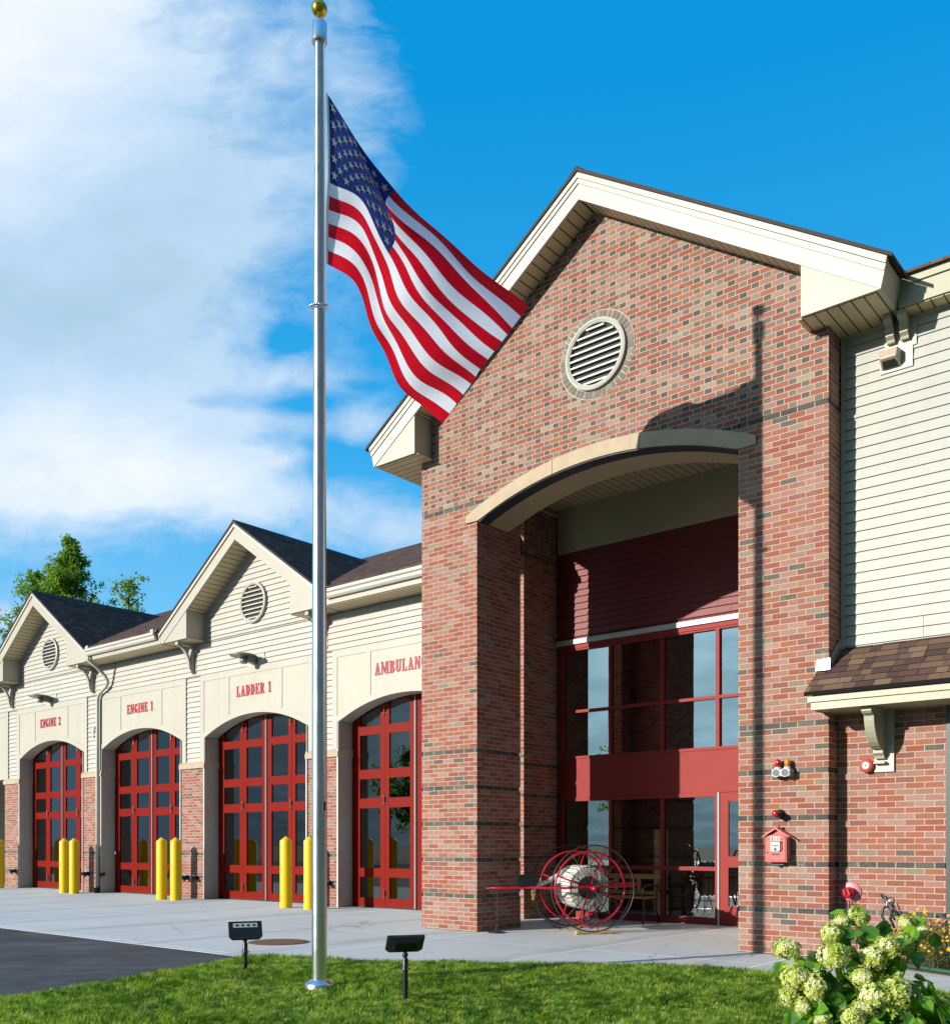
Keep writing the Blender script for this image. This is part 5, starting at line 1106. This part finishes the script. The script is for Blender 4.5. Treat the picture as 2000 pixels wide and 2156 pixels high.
# yellow flowers and low greenery in the bed
def clump(x, y, w, h, nfl, label, seed):
    r = random.Random(seed); t = thing('coreopsis_clump', label, 'flower clump', (x, y, .03), 'flower clumps in the bed'); f = MB(); s = MB(); fl2 = MB()
    for i in range(420):
        a = r.uniform(0, 6.28); q = w * math.sqrt(r.random()); z = h * (1 - .5 * (q / w) ** 2) * r.random() ** .6
        leaf(f, Vector((x + q * math.cos(a), y + q * math.sin(a) * .8, .03 + z)), Vector((r.gauss(0, 1), r.gauss(0, 1), r.uniform(.1, 1.2))), Vector((0, 0, 1)), r.uniform(.035, .07), r.uniform(.012, .022), .1, .2)
    for i in range(26): a = r.uniform(0, 6.28); q = w * .8 * math.sqrt(r.random()); s.tube([(x + q * .3 * math.cos(a), y + q * .3 * math.sin(a), .02), (x + q * math.cos(a), y + q * math.sin(a) * .8, .03 + h * .95)], .0025, 4)
    for i in range(nfl):
        a = r.uniform(0, 6.28); q = w * math.sqrt(r.random()); c = Vector((x + q * math.cos(a), y + q * math.sin(a) * .8, .05 + h * (1.08 - .5 * (q / w) ** 2) * r.uniform(.72, 1.1))); n = Vector((r.gauss(-.3, .4), r.gauss(-.8, .4), .8)).normalized(); u = n.orthogonal().normalized(); v = n.cross(u)
        for k in range(6):
            b0 = u * math.cos(k * PI / 3) + v * math.sin(k * PI / 3); b1 = n.cross(b0); L = r.uniform(.014, .021)
            fl2.mesh([c, c + b0 * L * .7 + b1 * L * .32, c + b0 * L, c + b0 * L * .7 - b1 * L * .32], [(0, 1, 2, 3)])
    f.build('foliage', M['bedleaf'], t, recalc=False); s.build('stems', M['stem'], t); fl2.build('blossoms', M['yellowfl'], t, recalc=False)
clump(-3.02, 11.0, .26, .50, 60, 'yellow flowering clump in the bed below the wall tap', 1); clump(-2.62, 10.82, .30, .46, 80, 'yellow flowering clump at the right edge of the photo in the bed', 2); clump(-2.75, 10.55, .26, .26, 30, 'low leafy clump with few yellow flowers beside the green edging', 3)
# trees beyond the roofs
def tree(x, y, h, label, prof, nleaf, ls, seed, lean=0, gap=.5):
    r = random.Random(seed); t = thing('tree', label, 'tree', (x, y, -.6)); tk = MB(); lf = MB(); base = Vector((x, y, -.6)); top = Vector((x + lean, y, h - .6))
    tk.tube([base, base.lerp(top, .3), base.lerp(top, .6), base.lerp(top, .85), top], [.30, .24, .16, .08, .03], 8); twigs = []
    for i in range(105):
        f = r.uniform(.28, 1.); p = base.lerp(top, f); a = r.uniform(0, 6.28); L = prof(f) * r.uniform(.55, 1.1); e = p + Vector((math.cos(a) * L, math.sin(a) * L, L * r.uniform(.35, 1.0))); m2 = p.lerp(e, .5) + Vector((0, 0, L * .08)); tk.tube([p, m2, e], [.05 * (1.1 - f) + .02, .03 * (1.1 - f) + .012, .008], 5)
        for k in range(7): twigs.append((p.lerp(e, r.uniform(.30, 1.12)) + rvec(r) * (.12 + L * .10), r.uniform(.22, .50)))
    for i in range(nleaf):
        c, cr2 = twigs[r.randrange(len(twigs))]; d = rvec(r); p = c + d * cr2 * r.random() ** .6; dd = rvec(r); dd.z -= .3
        leaf(lf, p, dd, rvec(r), ls * r.uniform(.6, 1.2), ls * r.uniform(.4, .7), .2, .2)
    tk.build('trunk', M['bark'], t); lf.build('crown', M['leaf'], t, recalc=False)
tree(-57.2, 30, 20.4, 'tall pointed green tree rising behind the ENGINE 2 gable', lambda f: min(4.0, .15 + (1.0 - f) * 9.5), 20000, .19, 5)
tree(-64.2, 31, 19.4, 'looser green tree left of the tall pointed one behind the roof', lambda f: min(3.4, .4 + (1.0 - f) * 9.), 15000, .20, 6, .8)
tree(-50.6, 30, 16.6, 'thin sparse tree right of the tall one, just above the roof ridge', lambda f: 1.7 * min(1, (1.05 - f) * 2.5) + .3, 4500, .20, 8)
tree(-63.0, 33, 18.4, 'low bushy tree filling the gap between the left trees behind the roof', lambda f: min(3.4, .4 + (1.0 - f) * 9.), 13000, .20, 9)
# trees across the street, mirrored in the glass
for i, (x, y, h) in enumerate([(-34, -30, 8.5), (-24, -34, 9.5), (-12, -36, 8), (6, -33, 8.5), (-46, -22, 8)]):
    tree(x, y, h, ['broad green tree across the street mirrored in the ENGINE 1 panes', 'tall green tree across the street mirrored in the LADDER 1 panes', 'round green tree across the street mirrored in the AMBULANCE panes', 'green tree across the street opposite the porch windows', 'far green tree across the street mirrored in the ENGINE 2 panes'][i], lambda f: 3.2 * min(1, (1.08 - f) * 2.0) + .4, 5200, .30, 20 + i)

# ================================================================== SKY, SUN, CAMERA
sd = Vector((-.45, -1, .32)).normalized(); EL = math.asin(sd.z); AZ = math.atan2(sd.x, sd.y)
W = bpy.data.worlds.new('World'); S.world = W; W.use_nodes = True; wt = W.node_tree; wt.nodes.clear()
class WN(NT):
    def __init__(s, tree): s.t = tree
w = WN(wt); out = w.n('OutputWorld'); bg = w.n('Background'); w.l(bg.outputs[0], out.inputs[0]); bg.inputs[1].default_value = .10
sky = w.n('TexSky', sky_type='NISHITA', sun_disc=False, sun_elevation=EL, sun_rotation=AZ % (2 * PI), altitude=100, air_density=1.0, dust_density=.35, ozone_density=2.2)
hs = w.n('HueSaturation'); hs.inputs['Hue'].default_value = .497; hs.inputs['Saturation'].default_value = 1.3; hs.inputs['Value'].default_value = 5.0; w.l(sky.outputs[0], hs.inputs['Color'])
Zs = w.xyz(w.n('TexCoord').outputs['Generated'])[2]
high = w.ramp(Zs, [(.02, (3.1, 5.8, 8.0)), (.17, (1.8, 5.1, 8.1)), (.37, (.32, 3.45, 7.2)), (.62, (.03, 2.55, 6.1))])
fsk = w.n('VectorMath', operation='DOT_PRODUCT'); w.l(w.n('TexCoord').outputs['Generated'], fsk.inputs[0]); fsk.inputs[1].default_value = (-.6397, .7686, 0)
cap = w.mix(w.ramp(fsk.outputs['Value'], [(-.20, (0, 0, 0)), (.40, (1, 1, 1))]), (.60, .90, 1.3, 1), high)  # sky behind the camera dimmed on purpose to keep fill light low
cap = w.mix(w.ramp(Zs, [(.70, (0, 0, 0)), (.86, (1, 1, 1))]), cap, (7.6, 8.6, 10., 1))  # bright overhead sky, out of view, added to lift light on the ground
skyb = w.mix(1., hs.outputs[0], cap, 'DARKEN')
dirv = w.n('TexCoord').outputs['Generated']; X, Y, Z = w.xyz(dirv)
def dot3(a): 
    nd = w.n('VectorMath', operation='DOT_PRODUCT'); w.l(dirv, nd.inputs[0]); nd.inputs[1].default_value = a; return nd.outputs['Value']
# cloud bank to the west: position measured from a fixed bearing in the sky
a = dot3(tuple(rv)); bb = w.math('MAXIMUM', dot3(tuple(fwv)), .08); su = w.math('DIVIDE', a, bb); sv = w.math('DIVIDE', Z, bb)
def blob(u0, v0, ru, rv_, amp):
    d = w.math('ADD', w.math('POWER', w.math('DIVIDE', w.math('SUBTRACT', su, u0), ru), 2.), w.math('POWER', w.math('DIVIDE', w.math('SUBTRACT', sv, v0), rv_), 2.))
    return w.math('MULTIPLY', w.math('EXPONENT', w.math('MULTIPLY', d, -1.)), amp)
def U(px): return (px - 1000) / 2053
def Vv(py): return (1778 - py) / 2053
dens = None
for px, py, rx, ry, amp in [(20, 150, 470, 520, 1.25), (370, 400, 300, 270, .8), (100, 800, 430, 200, 1.15), (430, 960, 260, 110, 1.0), (80, 1000, 260, 130, .9), (560, 1060, 170, 60, .6), (860, 1110, 90, 60, .55), (740, 890, 100, 40, .5), (620, 790, 130, 45, .45), (720, 170, 110, 200, .38), (20, 1300, 90, 60, .6), (300, 1240, 120, 40, .25), (760, 1120, 110, 50, .4), (595, 725, 75, 55, -.55), (430, 848, 150, 22, -.5), (565, 925, 85, 26, -.5), (640, 850, 90, 40, -.5), (690, 960, 70, 70, -.5)]:
    q = blob(U(px), Vv(py), rx / 2053, ry / 2053, amp); dens = q if dens is None else w.math('ADD', dens, q)
cv = w.vec(w.math('MULTIPLY', su, 1.), w.math('MULTIPLY', sv, 1.7), 0.)
n1 = w.noise(3.6, 8, .6, cv, .3); n2 = w.noise(13., 8, .66, cv, .5)
nn = w.math('MULTIPLY_ADD', n2, .55, w.math('MULTIPLY', n1, .80))
d = w.math('ADD', dens, w.math('MULTIPLY', w.math('MULTIPLY', w.math('SUBTRACT', nn, .675), 2.0), w.math('MINIMUM', w.math('MULTIPLY', w.math('MAXIMUM', dens, 0.), 3.), 1.)))
cov = w.ramp(d, [(.12, (0, 0, 0)), (.45, (.45, .45, .45)), (.95, (1, 1, 1))]); cov = w.math('MULTIPLY', cov, .93)
front = w.math('GREATER_THAN', dot3(tuple(fwv)), .1)
# elsewhere: scattered clouds
gn = w.noise(2.2, 6, .6, w.vec(w.math('DIVIDE', X, w.math('MAXIMUM', w.math('ADD', Z, .15), .05)), w.math('DIVIDE', Y, w.math('MAXIMUM', w.math('ADD', Z, .15), .05)), 0.))
other = w.math('MULTIPLY', w.ramp(gn, [(.50, (0, 0, 0)), (.72, (1, 1, 1))]), .22)
cov = w.math('ADD', w.math('MULTIPLY', cov, front), w.math('MULTIPLY', other, w.math('SUBTRACT', 1., front)))
cov = w.math('MULTIPLY', cov, w.math('GREATER_THAN', Z, 0.))
lit = w.math('ADD', w.math('ADD', blob(U(-20), Vv(-20), 430 / 2053, 520 / 2053, 1.05), blob(U(230), Vv(1030), 420 / 2053, 120 / 2053, .75)), w.math('ADD', blob(U(80), Vv(860), 300 / 2053, 140 / 2053, .45), w.math('ADD', w.math('MULTIPLY', w.math('SUBTRACT', n1, .5), 1.1), w.math('MULTIPLY', w.math('SUBTRACT', n2, .5), .8))))
shade = w.math('ADD', blob(U(20), Vv(640), 330 / 2053, 190 / 2053, .8), blob(U(430), Vv(400), 330 / 2053, 330 / 2053, .35))
lf = w.math('SUBTRACT', lit, shade)
ccol = w.ramp(w.math('MULTIPLY_ADD', lf, .5, .42), [(.02, (3.5, 5.1, 6.4)), (.36, (4.5, 6.1, 7.8)), (.62, (6.0, 7.1, 8.3)), (.9, (8.1, 8.5, 8.9))])
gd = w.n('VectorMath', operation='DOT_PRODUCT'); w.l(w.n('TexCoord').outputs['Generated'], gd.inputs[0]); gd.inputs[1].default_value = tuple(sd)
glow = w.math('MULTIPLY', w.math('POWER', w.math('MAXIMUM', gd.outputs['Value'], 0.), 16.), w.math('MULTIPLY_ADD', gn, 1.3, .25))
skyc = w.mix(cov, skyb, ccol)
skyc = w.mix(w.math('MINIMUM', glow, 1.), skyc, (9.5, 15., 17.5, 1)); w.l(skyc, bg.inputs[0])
L = bpy.data.lights.new('sun', 'SUN'); L.energy = 5.0; L.angle = R(.53); L.color = (1., .945, .86)
so = bpy.data.objects.new('sun', L); COL.objects.link(so); so.rotation_euler = sd.to_track_quat('Z', 'Y').to_euler(); so.location = sd * 80

cam = bpy.data.cameras.new('camera'); co = bpy.data.objects.new('camera', cam); COL.objects.link(co); S.camera = co
co.location = (0, 0, 1.30); co.rotation_euler = (PI / 2, 0, math.atan2(1710, 2053))
cam.sensor_fit = 'HORIZONTAL'; cam.sensor_width = 36; cam.lens = 36 * 2053 / 2000; cam.shift_y = .35; cam.clip_start = .05; cam.clip_end = 3000
S.view_settings.view_transform = 'Standard'; S.view_settings.look = 'None'; S.view_settings.exposure = .27; S.view_settings.gamma = 1
S.render.engine = 'CYCLES'; S.cycles.use_denoising = True; S.cycles.max_bounces = 8; S.cycles.diffuse_bounces = 1; S.cycles.transparent_max_bounces = 12
